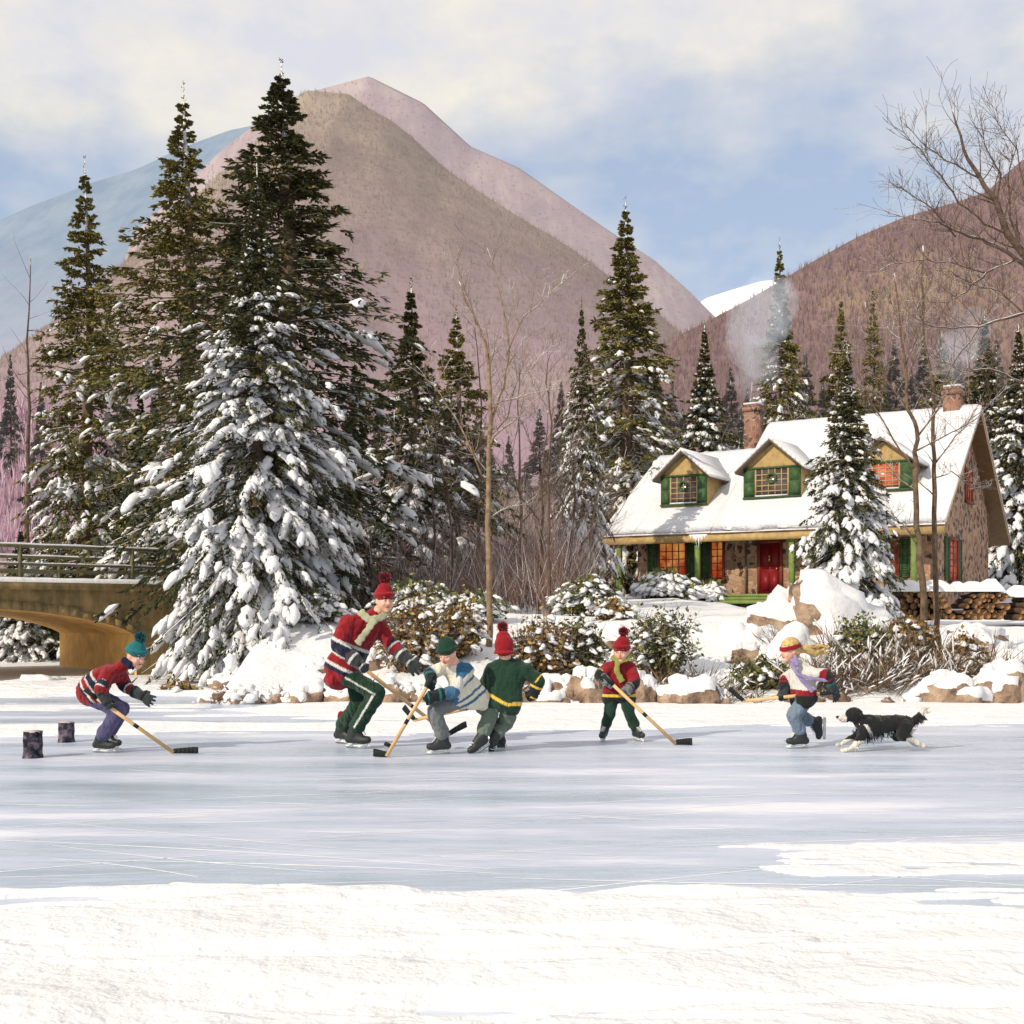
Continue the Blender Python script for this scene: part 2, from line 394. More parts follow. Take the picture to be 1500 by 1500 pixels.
# ---------------------------------------------------------------- vegetation
def pad_template(nr=5, ns=7):
    V = [(0,0,0)]; 
    for i in range(1, nr+1):
        t = i/(nr+1); r = math.sin(math.pi*t)**.6
        for k in range(ns):
            a = 2*math.pi*k/ns; V.append((t, r*math.cos(a), r*math.sin(a)))
    V.append((1,0,0)); V = np.array(V); q = []; t3 = []
    for i in range(nr-1):
        for k in range(ns):
            a = 1+i*ns+k; b = 1+i*ns+(k+1) % ns; q.append((a, a+ns, b+ns, b))
    for k in range(ns):
        t3.append((0, 1+k, 1+(k+1) % ns)); b = 1+(nr-1)*ns; t3.append((len(V)-1, b+(k+1) % ns, b+k))
    return V, np.array(q), np.array(t3)
PT = pad_template()
def norm(a): return a/np.maximum(np.linalg.norm(a, axis=1, keepdims=True), 1e-9)
def pads(B, D, L, W, Hh, rg, droop=.25, rough=.22):
    """snow pads: base points B, directions D, lengths, half widths, half heights -> verts, quads, tris"""
    V0, q, t = PT; n = len(B); m = len(V0)
    if n == 0: return np.zeros((0, 3)), np.zeros((0, 4), int), np.zeros((0, 3), int)
    D = norm(D); up = np.array([0, 0, 1.]); S = norm(np.cross(D, up)+1e-6); U = np.cross(S, D)
    x = V0[None, :, 0]; wob = 1+rg.normal(0, rough, (n, m))
    y = V0[None, :, 1]*wob*W[:, None]; z = V0[None, :, 2]*Hh[:, None]*(1+rg.normal(0, rough, (n, m)))
    P = B[:, None]+D[:, None]*(x*L[:, None])[..., None]+S[:, None]*y[..., None]+U[:, None]*z[..., None]
    P[..., 2] -= droop*(x**2)*L[:, None] + .5*np.abs(V0[None, :, 1])**2*Hh[:, None]*.9
    off = (np.arange(n)*m)[:, None, None]
    return P.reshape(-1, 3), (q[None]+off).reshape(-1, 4), (t[None]+off).reshape(-1, 3)
def blades(B, D, L, W, rg):
    """needle sprays / leaves: one diamond each"""
    n = len(B); D = norm(D); r = norm(rg.normal(0, 1, (n, 3))); S = norm(np.cross(D, r))
    m1 = B+D*(L*.45)[:, None]
    V = np.stack([B, m1+S*W[:, None], B+D*L[:, None], m1-S*W[:, None]], 1).reshape(-1, 3)
    return V, np.arange(4*n).reshape(-1, 4)
def spruce(seed, H, RAD, nlev, nb, nt, kb, bl, bw, snow, mat, shape=.85, zb=.04, pad=1.0, uneven=.25, up=.35, dn=.35, gap=.12):
    """-> three meshes: trunk, foliage, snow (snow = function of relative height and random -> probability)"""
    rg = np.random.default_rng(seed)
    t = np.repeat((np.arange(nlev)+rg.uniform(-.3, .3, nlev)).clip(0)/nlev, nb)+rg.uniform(-.4, .4, nlev*nb)/nlev
    t = t.clip(0, .985); nB = len(t); az = rg.uniform(0, 2*math.pi, nB)
    prof = (1-t)**shape*(1-.12*np.exp(-(t/.06)**2))
    tier = 1+uneven*np.sin(t*nlev*.9+3*np.sin(az+seed))*.6+uneven*np.sin(az*2+seed*1.7+t*9)*.7
    top = np.clip((1-t)/.46, 0, 1)**.95
    L = (RAD*prof*rg.uniform(.55, 1.1, nB)*tier+.006*H)*top+.005*H
    keep = rg.random(nB) > gap; t, az, L, top = t[keep], az[keep], L[keep], top[keep]; nB = len(t)
    z = H*(zb+(1-zb)*t*.97); ca, sa = np.cos(az), np.sin(az)
    rise = -dn*(1-t)**1.2+up*t**1.2+rg.normal(0, .08, nB); dr = .30*(1-t)+.05
    # twigs
    T = nt; tt = rg.uniform(.10, 1, (nB, T))**.75; side = rg.choice([-1, 1], (nB, T)); ang = side*rg.uniform(.3, 1.15, (nB, T))*(1-.5*(tt > .9))
    l = L[:, None]*rg.uniform(.16, .38, (nB, T))*(1.15-.75*tt)+.03*RAD*top[:, None]
    bp = np.stack([ca[:, None]*L[:, None]*tt, sa[:, None]*L[:, None]*tt, z[:, None]+rise[:, None]*L[:, None]*tt-dr[:, None]*L[:, None]*tt**2], -1)
    a2 = az[:, None]+ang; td = np.stack([np.cos(a2), np.sin(a2), rise[:, None]-2*dr[:, None]*tt-.12+rg.normal(0, .12, (nB, T))], -1)
    bp = bp.reshape(-1, 3); td = norm(td.reshape(-1, 3)); l = l.ravel(); tw = np.repeat(t, T); ttf = tt.ravel()
    u = rg.uniform(0, 1, (len(bp), kb)); B = bp[:, None]+td[:, None]*(u*l[:, None])[..., None]; B[..., 2] -= .18*(u**2)*l[:, None]
    Bd = td[:, None]+rg.normal(0, .38, (len(bp), kb, 3)); Bd[..., 2] -= .22
    nn = B.size//3; bls = bl*rg.uniform(.55, 1.35, nn)*np.repeat(np.clip(.28+1.1*np.repeat(top, T), 0, 1), kb); bws = bw*rg.uniform(.6, 1.3, nn)
    V, q = blades(B.reshape(-1, 3), Bd.reshape(-1, 3), bls, bws, rg)
    # leader
    k = 46; hl_ = rg.uniform(.93, 1.0, k); lb = np.stack([rg.normal(0, .001*H, k), rg.normal(0, .001*H, k), H*hl_], 1)
    lv, lq = blades(lb, np.stack([rg.normal(0, .5, k), rg.normal(0, .5, k), np.full(k, .7)], 1), bl*(.30+7*(1-hl_)), np.full(k, bw*.6), rg)
    V2 = np.concatenate([V, lv]); q2 = np.concatenate([q, lq+len(V)])
    fol = npmesh('foliage', V2, [q2], [mat])
    # snow
    bf = np.repeat(np.clip(rg.normal(.75, .55, nB)+.5*np.sin(az*3+t*25+seed), 0, 1.7), T)
    q3 = bp*(3.1/RAD)+seed*1.3; cl = np.sin(q3[:,0]*1.9+1.3*np.sin(q3[:,2]*1.1))*np.sin(q3[:,1]*2.1+1.1*np.sin(q3[:,0]))+.7*np.sin(q3[:,2]*3.7*RAD/2+2*np.sin(q3[:,0]+q3[:,1]))
    prob = snow(tw)*(.25+.95*ttf)*bf*np.clip(.62+.75*cl, 0.03, 1.35)*1.12; on = rg.random(len(bp)) < prob
    n = on.sum(); sc_ = pad*rg.uniform(.55, 1.25, n)
    wd = l[on]*.20*sc_+.018*pad
    A = pads(bp[on]+[0, 0, .02], td[on], l[on]*rg.uniform(.8, 1.15, n), wd, wd*.6+.008, rg, .42, .28)
    ob = rg.random(nB) < np.clip(snow(t)-.12, 0, 1)*.75; n = ob.sum(); Lb = L[ob]; f = rg.uniform(.35, .6, n)
    bb = np.stack([ca[ob]*Lb*f, sa[ob]*Lb*f, z[ob]+rise[ob]*Lb*f-dr[ob]*Lb*f*f+.03], 1)
    bd = np.stack([ca[ob], sa[ob], rise[ob]-2*dr[ob]*.7], 1)
    C_ = pads(bb, bd, np.minimum(Lb*(1.03-f), .9), np.minimum(Lb*.085*pad, .085)+.02, np.minimum(Lb*.045*pad, .05)+.015, rg, .3, .3)
    Vs = np.concatenate([A[0], C_[0]]); qs = np.concatenate([A[1], C_[1]+len(A[0])]); ts = np.concatenate([A[2], C_[2]+len(A[0])])
    sn = npmesh('snow_load', Vs, [qs, ts], [M['treesnow']], True) if len(Vs) else None
    g = MB(); g.tube([(0,0,-.4),(0,0,H*.3),(0.01*H,0,H*.65),(0,0,H*.99)], [H*.017, H*.013, H*.007, .008], 8)
    pick = rg.choice(nB, min(nB, 200), replace=False)
    for i in pick:
        p = [(ca[i]*L[i]*s, sa[i]*L[i]*s, z[i]+rise[i]*L[i]*s-dr[i]*L[i]*s*s) for s in (0, .5, .95)]
        g.tube(p, [.007*RAD+.012, .006*RAD+.008, .004], 4, cap=False)
    return dict(trunk=g.mesh('trunk', M['bark']), foliage=fol, snow_load=sn, H=H)
def plant(proto, px, pytop, Y, label, group=None, pybase=None, wscale=1., name='spruce_tree', cat='spruce tree', rot=0., tilt=0.):
    X = xat(px, Y); z0 = hz(X, Y)-.05
    if pybase is not None: z0 = min(z0, CH+(HZ-pybase)*Y/F)
    H = CH+(HZ-pytop)*Y/F-z0; s = H/proto['H']
    o = empty(name, (X, Y, z0), label, cat, group); o.rotation_euler = (0, tilt, rot); o.scale = (s*wscale, s*wscale, s)
    for k in ('trunk', 'foliage', 'snow_load'):
        if proto.get(k): link(k, proto[k], o)
    return o
S1 = lambda a, b, p=1.0: (lambda t: np.clip(a*(1-t)**p+b, 0, 1))
# --- the big trees, each with its own crown
YA = 34.
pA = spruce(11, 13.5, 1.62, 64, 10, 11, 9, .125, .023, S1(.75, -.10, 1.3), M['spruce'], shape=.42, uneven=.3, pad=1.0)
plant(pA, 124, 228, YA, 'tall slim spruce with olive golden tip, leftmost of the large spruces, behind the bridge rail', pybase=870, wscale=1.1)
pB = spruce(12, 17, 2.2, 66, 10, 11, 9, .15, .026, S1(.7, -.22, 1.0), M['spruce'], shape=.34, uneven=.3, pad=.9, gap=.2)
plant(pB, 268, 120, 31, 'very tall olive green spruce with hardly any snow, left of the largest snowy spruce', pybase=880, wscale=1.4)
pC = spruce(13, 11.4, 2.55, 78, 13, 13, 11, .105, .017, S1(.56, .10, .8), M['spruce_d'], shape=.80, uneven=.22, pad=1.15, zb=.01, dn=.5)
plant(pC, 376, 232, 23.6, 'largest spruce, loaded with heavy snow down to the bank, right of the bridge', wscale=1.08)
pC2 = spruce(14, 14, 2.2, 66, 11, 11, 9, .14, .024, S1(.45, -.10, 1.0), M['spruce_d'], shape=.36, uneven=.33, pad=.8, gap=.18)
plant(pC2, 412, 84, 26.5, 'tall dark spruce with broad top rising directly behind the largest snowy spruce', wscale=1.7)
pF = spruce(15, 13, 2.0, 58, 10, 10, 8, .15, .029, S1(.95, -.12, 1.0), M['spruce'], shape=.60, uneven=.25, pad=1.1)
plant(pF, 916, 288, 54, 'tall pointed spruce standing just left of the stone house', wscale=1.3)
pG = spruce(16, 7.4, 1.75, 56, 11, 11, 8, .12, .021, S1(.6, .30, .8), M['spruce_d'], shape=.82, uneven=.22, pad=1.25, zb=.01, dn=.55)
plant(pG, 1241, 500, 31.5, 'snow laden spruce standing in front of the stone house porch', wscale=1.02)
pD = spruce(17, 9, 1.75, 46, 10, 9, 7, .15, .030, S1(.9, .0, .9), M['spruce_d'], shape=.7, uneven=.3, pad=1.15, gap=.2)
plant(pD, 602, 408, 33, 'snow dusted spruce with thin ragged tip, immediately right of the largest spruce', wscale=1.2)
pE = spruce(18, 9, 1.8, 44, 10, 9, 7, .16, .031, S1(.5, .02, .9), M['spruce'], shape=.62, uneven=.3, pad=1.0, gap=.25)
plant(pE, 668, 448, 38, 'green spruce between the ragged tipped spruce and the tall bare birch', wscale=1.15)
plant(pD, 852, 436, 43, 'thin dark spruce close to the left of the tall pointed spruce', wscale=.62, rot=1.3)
# --- behind the house
plant(pG, 1032, 470, 62, 'dark snowy spruce behind the left roof ridge of the house', wscale=.95, rot=2.)
plant(pF, 1142, 348, 64, 'tallest spruce behind the house, its thin tip against the sky', wscale=.85, rot=1.)
plant(pE, 1232, 424, 66, 'dark spruce with snow specks behind the middle of the main roof', wscale=.62, rot=2.2)
plant(pB, 1279, 408, 70, 'narrow dark spruce right of the one behind the middle of the roof', wscale=.62, rot=.7)
plant(pD, 1442, 452, 60, 'snowy spruce behind the right gable end of the house', wscale=1.0, rot=.4)
plant(pG, 1492, 470, 56, 'frosted spruce at the right edge beyond the house gable', wscale=1.0, rot=1.4)
plant(pE, 1380, 480, 72, 'dark spruce behind the right hand chimney', wscale=.9, rot=2.9)
# --- left and middle background
plant(pG, 205, 560, 36, 'short snowy spruce filling the gap behind the right end of the bridge rail', wscale=.9, rot=2.5)
plant(pD, 520, 520, 36, 'spruce half hidden behind the right flank of the largest spruce', wscale=.95, rot=2.1)
plant(pG, 30, 770, 33.5, 'small snow covered spruce below the arch of the bridge', wscale=1.5, rot=.6)
far = islands
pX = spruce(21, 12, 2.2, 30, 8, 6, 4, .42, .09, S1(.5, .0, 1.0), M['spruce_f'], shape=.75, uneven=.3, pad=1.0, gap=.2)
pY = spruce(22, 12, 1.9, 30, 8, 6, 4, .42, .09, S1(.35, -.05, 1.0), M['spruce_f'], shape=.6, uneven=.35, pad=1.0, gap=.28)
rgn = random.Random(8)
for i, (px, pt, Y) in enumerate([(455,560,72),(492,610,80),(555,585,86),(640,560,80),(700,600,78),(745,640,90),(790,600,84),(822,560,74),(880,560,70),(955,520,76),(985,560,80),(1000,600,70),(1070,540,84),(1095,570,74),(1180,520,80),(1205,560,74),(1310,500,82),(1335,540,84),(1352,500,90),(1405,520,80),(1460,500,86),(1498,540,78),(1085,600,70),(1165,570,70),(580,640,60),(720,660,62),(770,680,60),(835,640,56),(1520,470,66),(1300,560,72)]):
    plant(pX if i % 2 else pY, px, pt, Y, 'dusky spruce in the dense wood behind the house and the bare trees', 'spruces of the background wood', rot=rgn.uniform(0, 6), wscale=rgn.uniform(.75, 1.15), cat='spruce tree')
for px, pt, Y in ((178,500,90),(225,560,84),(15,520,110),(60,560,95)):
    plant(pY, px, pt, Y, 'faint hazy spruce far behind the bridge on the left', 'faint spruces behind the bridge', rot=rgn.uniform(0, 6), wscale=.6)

# ---------------------------------------------------------------- bare trees
def branch(g, p, d, L, r, depth, rg, bend=.18, upb=.06, nchild=4, seg=5):
    n = 5 if depth else 4; pts = [p.copy()]; d = d.normalized()
    for i in range(n):
        d = (d+Vector((rg.gauss(0, bend), rg.gauss(0, bend), rg.gauss(0, bend)+upb))*.55).normalized(); pts.append(pts[-1]+d*L/n)
    g.tube(pts, [max(r*(1-.8*i/n), .0026) for i in range(n+1)], seg if depth else 3, cap=False)
    if depth > 0:
        for k in range(nchild):
            f = rg.uniform(.25, .98); i = min(int(f*n), n-1); q = pts[i].lerp(pts[i+1], f*n-i)
            ax = (pts[i+1]-pts[i]).normalized(); o = ax.orthogonal().normalized(); o.rotate(Matrix.Rotation(rg.uniform(0, 6.28), 3, ax))
            nd = ax*rg.uniform(.6, 1)+o*rg.uniform(.5, .95)
            branch(g, q, nd, L*rg.uniform(.38, .62), r*(1-.75*f)*.62, depth-1, rg, bend, upb, nchild, seg)
def limb_tree(name, label, Y, limbs, rg, mat, twigs=7, tdepth=1, cat='bare tree', group=None, ydep=.5, base=None):
    """limbs: list of (pixel polyline, start radius, end radius); first one is the trunk"""
    o = None; dy = 0
    for li, (pl, r0, r1) in enumerate(limbs):
        if li: dy = rg.uniform(-ydep, ydep)
        n = len(pl); pts = []
        for i, (px, py) in enumerate(pl):
            pts.append(at(px, py, Y)+Vector((0, dy*(i/(n-1)), 0)))
        if li == 0:
            b = pts[0].copy(); b.z = hz(b.x, b.y)-.15
            if b.z < pts[0].z-.2: pts = [b]+pts
            else: pts[0].z = b.z
            o = empty(name, (b.x, b.y, b.z), label, cat, group); g = MB()
        elif li == 1 and g is not None:
            pass
        # refine
        P = []
        for i in range(len(pts)-1):
            m_ = 3
            for k in range(m_):
                q = pts[i].lerp(pts[i+1], k/m_)
                if k or i: q += Vector((rg.gauss(0, .012), rg.gauss(0, .012), rg.gauss(0, .01)))*(Y/20)
                P.append(q)
        P.append(pts[-1]); m_ = len(P)
        r1 = max(r1*1.2, .006); rad = [(r0*(.9 if li else 1)+(r1-r0)*(i/(m_-1))) for i in range(m_)]
        g.tube(P, rad, 7)
        if li == 0:
            g.build('trunk', mat, o, True, origin=o.location); g = MB()
        tot = sum((P[i+1]-P[i]).length for i in range(m_-1))
        for k in range(int(twigs*(1.1 if li == 0 else 1.7))):
            f = rg.uniform(.3 if li == 0 else .12, 1); i = min(int(f*(m_-1)), m_-2); q = P[i].lerp(P[i+1], f*(m_-1)-i)
            ax = (P[i+1]-P[i]).normalized(); oo = Vector((rg.uniform(-1, 1), rg.uniform(-.7, .7), rg.uniform(-.2, .8))).normalized()
            branch(g, q, ax*.6+oo*.8, rg.uniform(.25, .8)*min(tot*.45, .055*Y), max(.005*Y/20, rad[i]*.33), tdepth, rg, .2, .08, 4)
    g.build('branches', mat, o, False, origin=o.location)
    return o
rg = random.Random(3)
limb_tree('bare_tree', 'tall slender bare birch in the middle of the bank behind the players', 21.5, [
    ([(716,925),(716,800),(716,700),(718,617),(717,550),(715,510),(703,483),(687,453),(673,413)], .062, .008),
    ([(718,620),(738,562),(745,510),(737,447),(730,400),(713,353)], .032, .006),
    ([(717,660),(723,640),(750,622),(780,593),(820,563)], .02, .004),
    ([(742,520),(767,467),(800,440),(833,413)], .016, .004),
    ([(720,600),(730,590),(767,583),(810,577)], .013, .004),
    ([(716,700),(707,697),(667,610),(633,563),(610,537)], .02, .005),
    ([(703,483),(690,450),(672,400),(668,380)], .01, .003),
    ([(745,510),(762,560),(790,520),(812,500)], .01, .003),
    ([(717,760),(745,740),(775,738)], .012, .004)], rg, M['birch'], 9)
limb_tree('bare_tree', 'left one of the two bare trees standing close together in front of the porch', 21.2, [
    ([(1356,960),(1353,910),(1347,817),(1342,747),(1341,677),(1344,628),(1330,600),(1325,533),(1318,480),(1310,400)], .075, .008),
    ([(1345,800),(1322,770),(1300,750)], .012, .003),
    ([(1342,690),(1320,660),(1290,610),(1262,560),(1240,520)], .022, .004),
    ([(1342,720),(1320,700),(1298,670),(1282,645)], .018, .004),
    ([(1344,640),(1375,600),(1400,560),(1430,520)], .022, .004),
    ([(1343,660),(1390,635),(1420,620),(1450,585)], .018, .004),
    ([(1330,600),(1300,560),(1275,500),(1270,440)], .018, .004),
    ([(1325,540),(1350,480),(1362,420)], .013, .004)], rg, M['bark'], 11)
limb_tree('bare_tree', 'right one of the two bare trees standing close together in front of the porch', 21.6, [
    ([(1376,955),(1372,910),(1369,817),(1368,723),(1369,672),(1366,590),(1367,560),(1353,500),(1350,417),(1352,360)], .062, .008),
    ([(1369,680),(1400,640),(1440,600),(1490,560)], .02, .004),
    ([(1369,700),(1400,690),(1430,710),(1455,712)], .014, .004),
    ([(1366,600),(1390,540),(1425,490),(1450,440)], .018, .004),
    ([(1358,520),(1330,480),(1310,420)], .014, .004)], rg, M['bark'], 11)
limb_tree('bare_tree', 'large bare tree at the right edge whose limbs reach over the roof', 19.5, [
    ([(1580,960),(1575,800),(1565,640),(1555,520),(1540,430),(1510,385),(1477,343),(1460,297),(1433,260),(1412,217),(1395,160)], .13, .01),
    ([(1550,480),(1500,387),(1460,367),(1433,355),(1400,347),(1367,333),(1330,330),(1290,322)], .05, .005),
    ([(1560,560),(1500,460),(1467,470),(1427,483),(1387,487),(1347,483),(1322,460)], .035, .005),
    ([(1530,410),(1487,382),(1443,400),(1413,430),(1387,443),(1367,477)], .028, .005),
    ([(1477,343),(1440,330),(1400,300),(1370,265),(1340,230),(1310,205)], .026, .004),
    ([(1460,300),(1470,250),(1455,214),(1452,170)], .022, .004),
    ([(1500,380),(1480,320),(1476,260),(1490,200)], .024, .004),
    ([(1433,260),(1400,240),(1360,215),(1330,180)], .018, .004),
    ([(1400,347),(1360,310),(1320,290),(1295,285)], .014, .004),
    ([(1443,400),(1400,390),(1350,385),(1300,395),(1270,410)], .014, .004),
    ([(1545,420),(1500,300),(1480,230),(1440,190)], .02, .004), ([(1560,620),(1500,560),(1450,540),(1410,545),(1380,530)], .022, .004), ([(1500,460),(1460,430),(1410,420),(1370,400)], .014, .004)], rg, M['twig'], 17)
limb_tree('bare_tree', 'slim bare sapling right of the tall birch', 26, [
    ([(806,900),(805,800),(803,700),(808,620),(800,560),(805,520)], .035, .006), ([(804,720),(830,680),(850,640)], .012, .003), ([(804,700),(780,660),(765,620)], .012, .003)], rg, M['twig'], 9)
limb_tree('bare_tree', 'slim bare sapling left of the tall birch', 27, [
    ([(660,900),(664,800),(655,720),(640,650),(635,600)], .03, .006), ([(664,760),(690,700),(700,650)], .012, .003), ([(660,740),(630,690),(615,650)], .012, .003)], rg, M['twig'], 9)
limb_tree('bare_tree', 'bare forked tree near the left wing of the house', 30, [
    ([(838,900),(836,800),(842,720),(835,660),(845,600)], .045, .006), ([(838,780),(870,730),(890,690)], .016, .003), ([(838,760),(812,710),(800,670)], .016, .003)], rg, M['twig'], 9)
limb_tree('dead_tree', 'thin dead conifer with short broken branches at the far left', 40, [
    ([(41,900),(41,700),(41,600),(40,500),(45,375)], .09, .01), ([(40,545),(20,552),(4,562)], .02, .004), ([(41,484),(62,484)], .02, .004)], rg, M['twig'], 14, 0, 'dead tree')

for i, (px, top_, Y, lab) in enumerate([(572,600,32,'slim bare tree behind the head of the tallest skater'),(700,470,30,'slim pale bare tree just left of the tall birch'),(765,520,31,'fine twigged bare tree right of the tall birch'),(790,600,28,'short bare tree with white twigs right of the tall birch'),(870,620,33,'bare tree in front of the tall pointed spruce'),(640,640,29,'low bare tree before the green spruce'),(1110,560,58,'bare tree behind the left chimney'),(1300,470,58,'bare tree behind the right dormer'),(1415,520,57,'bare tree behind the gable peak')]):
    h = 905-top_; limb_tree('bare_tree', lab, Y, [([(px,900),(px+rg.uniform(-6,6),900-h*.4),(px+rg.uniform(-10,10),900-h*.7),(px+rg.uniform(-14,14),top_)], .045*Y/30, .006)]+
        [([(px,900-h*f),(px+sg*h*.10,900-h*(f+.12)),(px+sg*h*rg.uniform(.14,.22),900-h*(f+.32))], .018*Y/30, .004) for f, sg in ((.25,-1),(.35,1),(.45,-1),(.55,1))], rg, M['twig' if i % 2 else 'birch'], 9)
# undergrowth: nobody could count the stems
def thicket(name, label, boxes, seed, mat, n, hmin, hmax, w, kind='stuff'):
    rg = np.random.default_rng(seed); Vs = []
    for (px0, px1, Y0, Y1, k) in boxes:
        m = int(n*k); Y = rg.uniform(Y0, Y1, m); px = rg.uniform(px0, px1, m); X = (px-750)*Y/F
        Z = np.array([hz(a, b) for a, b in zip(X, Y)]); h = rg.uniform(hmin, hmax, m)
        K = 5; X, Y, Z, h = [np.repeat(a, K) for a in (X, Y, Z, h)]; d = rg.normal(0, .38, (m*K, 2)); hh = h*rg.uniform(.5, 1.1, m*K)
        s = rg.uniform(0, .6, m*K)*hh
        A = np.stack([X+d[:,0]*s*.5-w, Y+d[:,1]*s*.5, Z+s-.05], 1); B = A+[2*w, 0, 0]; T = np.stack([X+d[:,0]*hh, Y+d[:,1]*hh, Z+hh], 1)
        Vs.append(np.stack([A, B, T], 1).reshape(-1, 3))
    V = np.concatenate(Vs); t = np.arange(len(V)).reshape(-1, 3)
    o = link(name, npmesh(name, V, [t], [mat])); return tag(o, label, 'undergrowth', kind=kind)
thicket('undergrowth', 'brown and mauve bare undergrowth under the spruces behind the bank', [(540,860,26,40,.45),(440,560,26,34,.1),(760,1100,52,70,.3),(-20,260,34,60,.4)], 5, islands('undergrowth_twigs', [(0,(.10,.06,.05)),(.5,(.22,.14,.10)),(.8,(.32,.22,.2)),(1,(.7,.68,.7))]), 3200, .8, 2.6, .006)
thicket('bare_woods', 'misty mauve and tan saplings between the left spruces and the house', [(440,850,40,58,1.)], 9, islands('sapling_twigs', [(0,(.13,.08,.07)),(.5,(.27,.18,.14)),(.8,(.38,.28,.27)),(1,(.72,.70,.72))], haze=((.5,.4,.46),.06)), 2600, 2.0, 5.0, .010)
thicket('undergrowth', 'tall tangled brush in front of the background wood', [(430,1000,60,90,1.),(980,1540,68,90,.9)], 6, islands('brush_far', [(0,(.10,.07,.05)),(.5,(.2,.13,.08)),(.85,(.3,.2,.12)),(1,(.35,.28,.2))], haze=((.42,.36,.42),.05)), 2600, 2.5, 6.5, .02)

# ---------------------------------------------------------------- shrubs
def shrub(px, pyb, Y, wpx, hpx, label, kind='leaf', snow=.5, seed=0, group=None, name='shrub', dens=1.0):
    rg = np.random.default_rng(seed+int(px)); W = wpx*Y/F/2; H = hpx*Y/F; X = xat(px, Y); z0 = hz(X, Y)-.03
    o = empty(name, (X, Y, z0), label, 'bush', group)
    n = int(95*dens); az = rg.uniform(0, 2*math.pi, n); lean = rg.uniform(.0, 1, n)**.7
    tip = np.stack([np.cos(az)*W*lean, np.sin(az)*W*.6*lean, H*np.sqrt(np.clip(1-lean**2*.85, .1, 1))*rg.uniform(.6, 1.05, n)], 1)
    root = np.stack([tip[:,0]*.25, tip[:,1]*.25, np.zeros(n)], 1)
    g = MB()
    for i in range(n):
        a, b = Vector(root[i]), Vector(tip[i]); m_ = a.lerp(b, .5)+Vector((0, 0, .12*H*lean[i]))
        g.tube([a, m_, b], [.010, .007, .003], 3, cap=False)
        for k in range(5):
            c = m_.lerp(b, rg.uniform(0, .8)); g.tube([c, c+Vector(rg.normal(0, .13, 3))*H+Vector((0, 0, .1*H))], [.005, .002], 3, cap=False)
    g.build('stems', M['twig'], o)
    m = int(24*n); i = rg.integers(0, n, m); u = rg.uniform(.35, 1.05, m)[:, None]
    P = root[i]*(1-u)+tip[i]*u+rg.normal(0, .09, (m, 3))*[W, W*.6, H]*.9; P[:, 2] = P[:, 2].clip(.03)
    ll = .0034*Y*rg.uniform(.7, 1.5, m)
    V, q = blades(P, rg.normal(0, 1, (m, 3))+[0, 0, .2], ll, ll*.32, rg)
    link('leaves', npmesh('leaves', V, [q], [M[kind]]), o)
    m = int(2.6*n*snow); i = rg.integers(0, n, m); u = rg.uniform(.55, 1.02, m)[:, None]
    P = root[i]*(1-u)+tip[i]*u+rg.normal(0, .05, (m, 3))*[W, W*.6, H]; s = .0043*Y*rg.uniform(.35, 1.6, m)
    A = pads(P+[0, 0, .01], np.stack([tip[i][:,0]+rg.normal(0,.3,m), tip[i][:,1]+rg.normal(0,.3,m), np.zeros(m)], 1), s*1.6, s*.45, s*.27, rg, .35, .35)
    if m: link('snow_load', npmesh('snow_load', A[0], [A[1], A[2]], [M['treesnow']], True), o)
    return o
# name table: base column, base row (for reading), depth, width, height
shrub(600, 985, 20.3, 130, 100, 'brown leaved snow dusted bush right behind the tallest player', snow=.5, seed=1)
shrub(668, 975, 20.8, 95, 80, 'bush with snow clumps between the tallest player and the birch trunk', snow=.6, seed=2)
shrub(470, 940, 23.2, 80, 46, 'bush buried in snow at the right foot of the largest spruce', 'leafg', 1.3, 4)
shrub(790, 1005, 19.9, 120, 105, 'large bush with yellow brown leaves right of the birch trunk', snow=.55, seed=5)
shrub(850, 1000, 20.2, 95, 88, 'green brown bush with broken stems behind the smallest red jersey player', 'leafg', .5, 6)
shrub(690, 905, 23.5, 120, 50, 'low white frosted bush behind the birch trunk', 'leafg', 1.2, 8)
shrub(610, 900, 24, 130, 60, 'low white frosted bush below the ragged tipped spruce', 'leafg', 1.3, 9)
shrub(860, 905, 25.5, 110, 60, 'frosted bush below the tall pointed spruce', 'leafg', 1.2, 10)
shrub(972, 1000, 19.9, 120, 108, 'bushy snow dotted shrub right of the smallest red jersey player', 'leafg', .5, 11)
shrub(975, 890, 44, 92, 42, 'rounded snow covered bush before the left window of the house', 'leafg', 1.8, 13, dens=1.6)
shrub(1042, 868, 45.3, 34, 30, 'small snowy bush beside the middle porch post', 'leafg', 1.5, 14)
shrub(1120, 1008, 19.4, 110, 46, 'low dark shrub behind the stick of the girl', 'leafg', .35, 15)
shrub(1262, 1000, 20.4, 110, 75, 'dense dark bush under the boulders behind the dog', 'leafg', .4, 16)
shrub(1415, 1010, 20.6, 70, 60, 'brown bush between the tree trunks and the right hand boulders', snow=.4, seed=17)
shrub(262, 1000, 21.0, 60, 30, 'small reddish twiggy bush at the left foot of the largest spruce', snow=.3, seed=18)
shrub(1330, 985, 21.2, 90, 70, 'brown bush at the feet of the pair of bare trees', snow=.5, seed=19)
shrub(40, 985, 33.5, 130, 66, 'snow covered bush seen through the bridge arch', 'leafg', 1.5, 20)
shrub(900, 925, 23.5, 60, 30, 'tiny twiggy bush on the snow slope before the house', snow=.5, seed=21)
shrub(1205, 905, 22.8, 70, 40, 'reddish brown bush growing over the large boulder', snow=.25, seed=22)
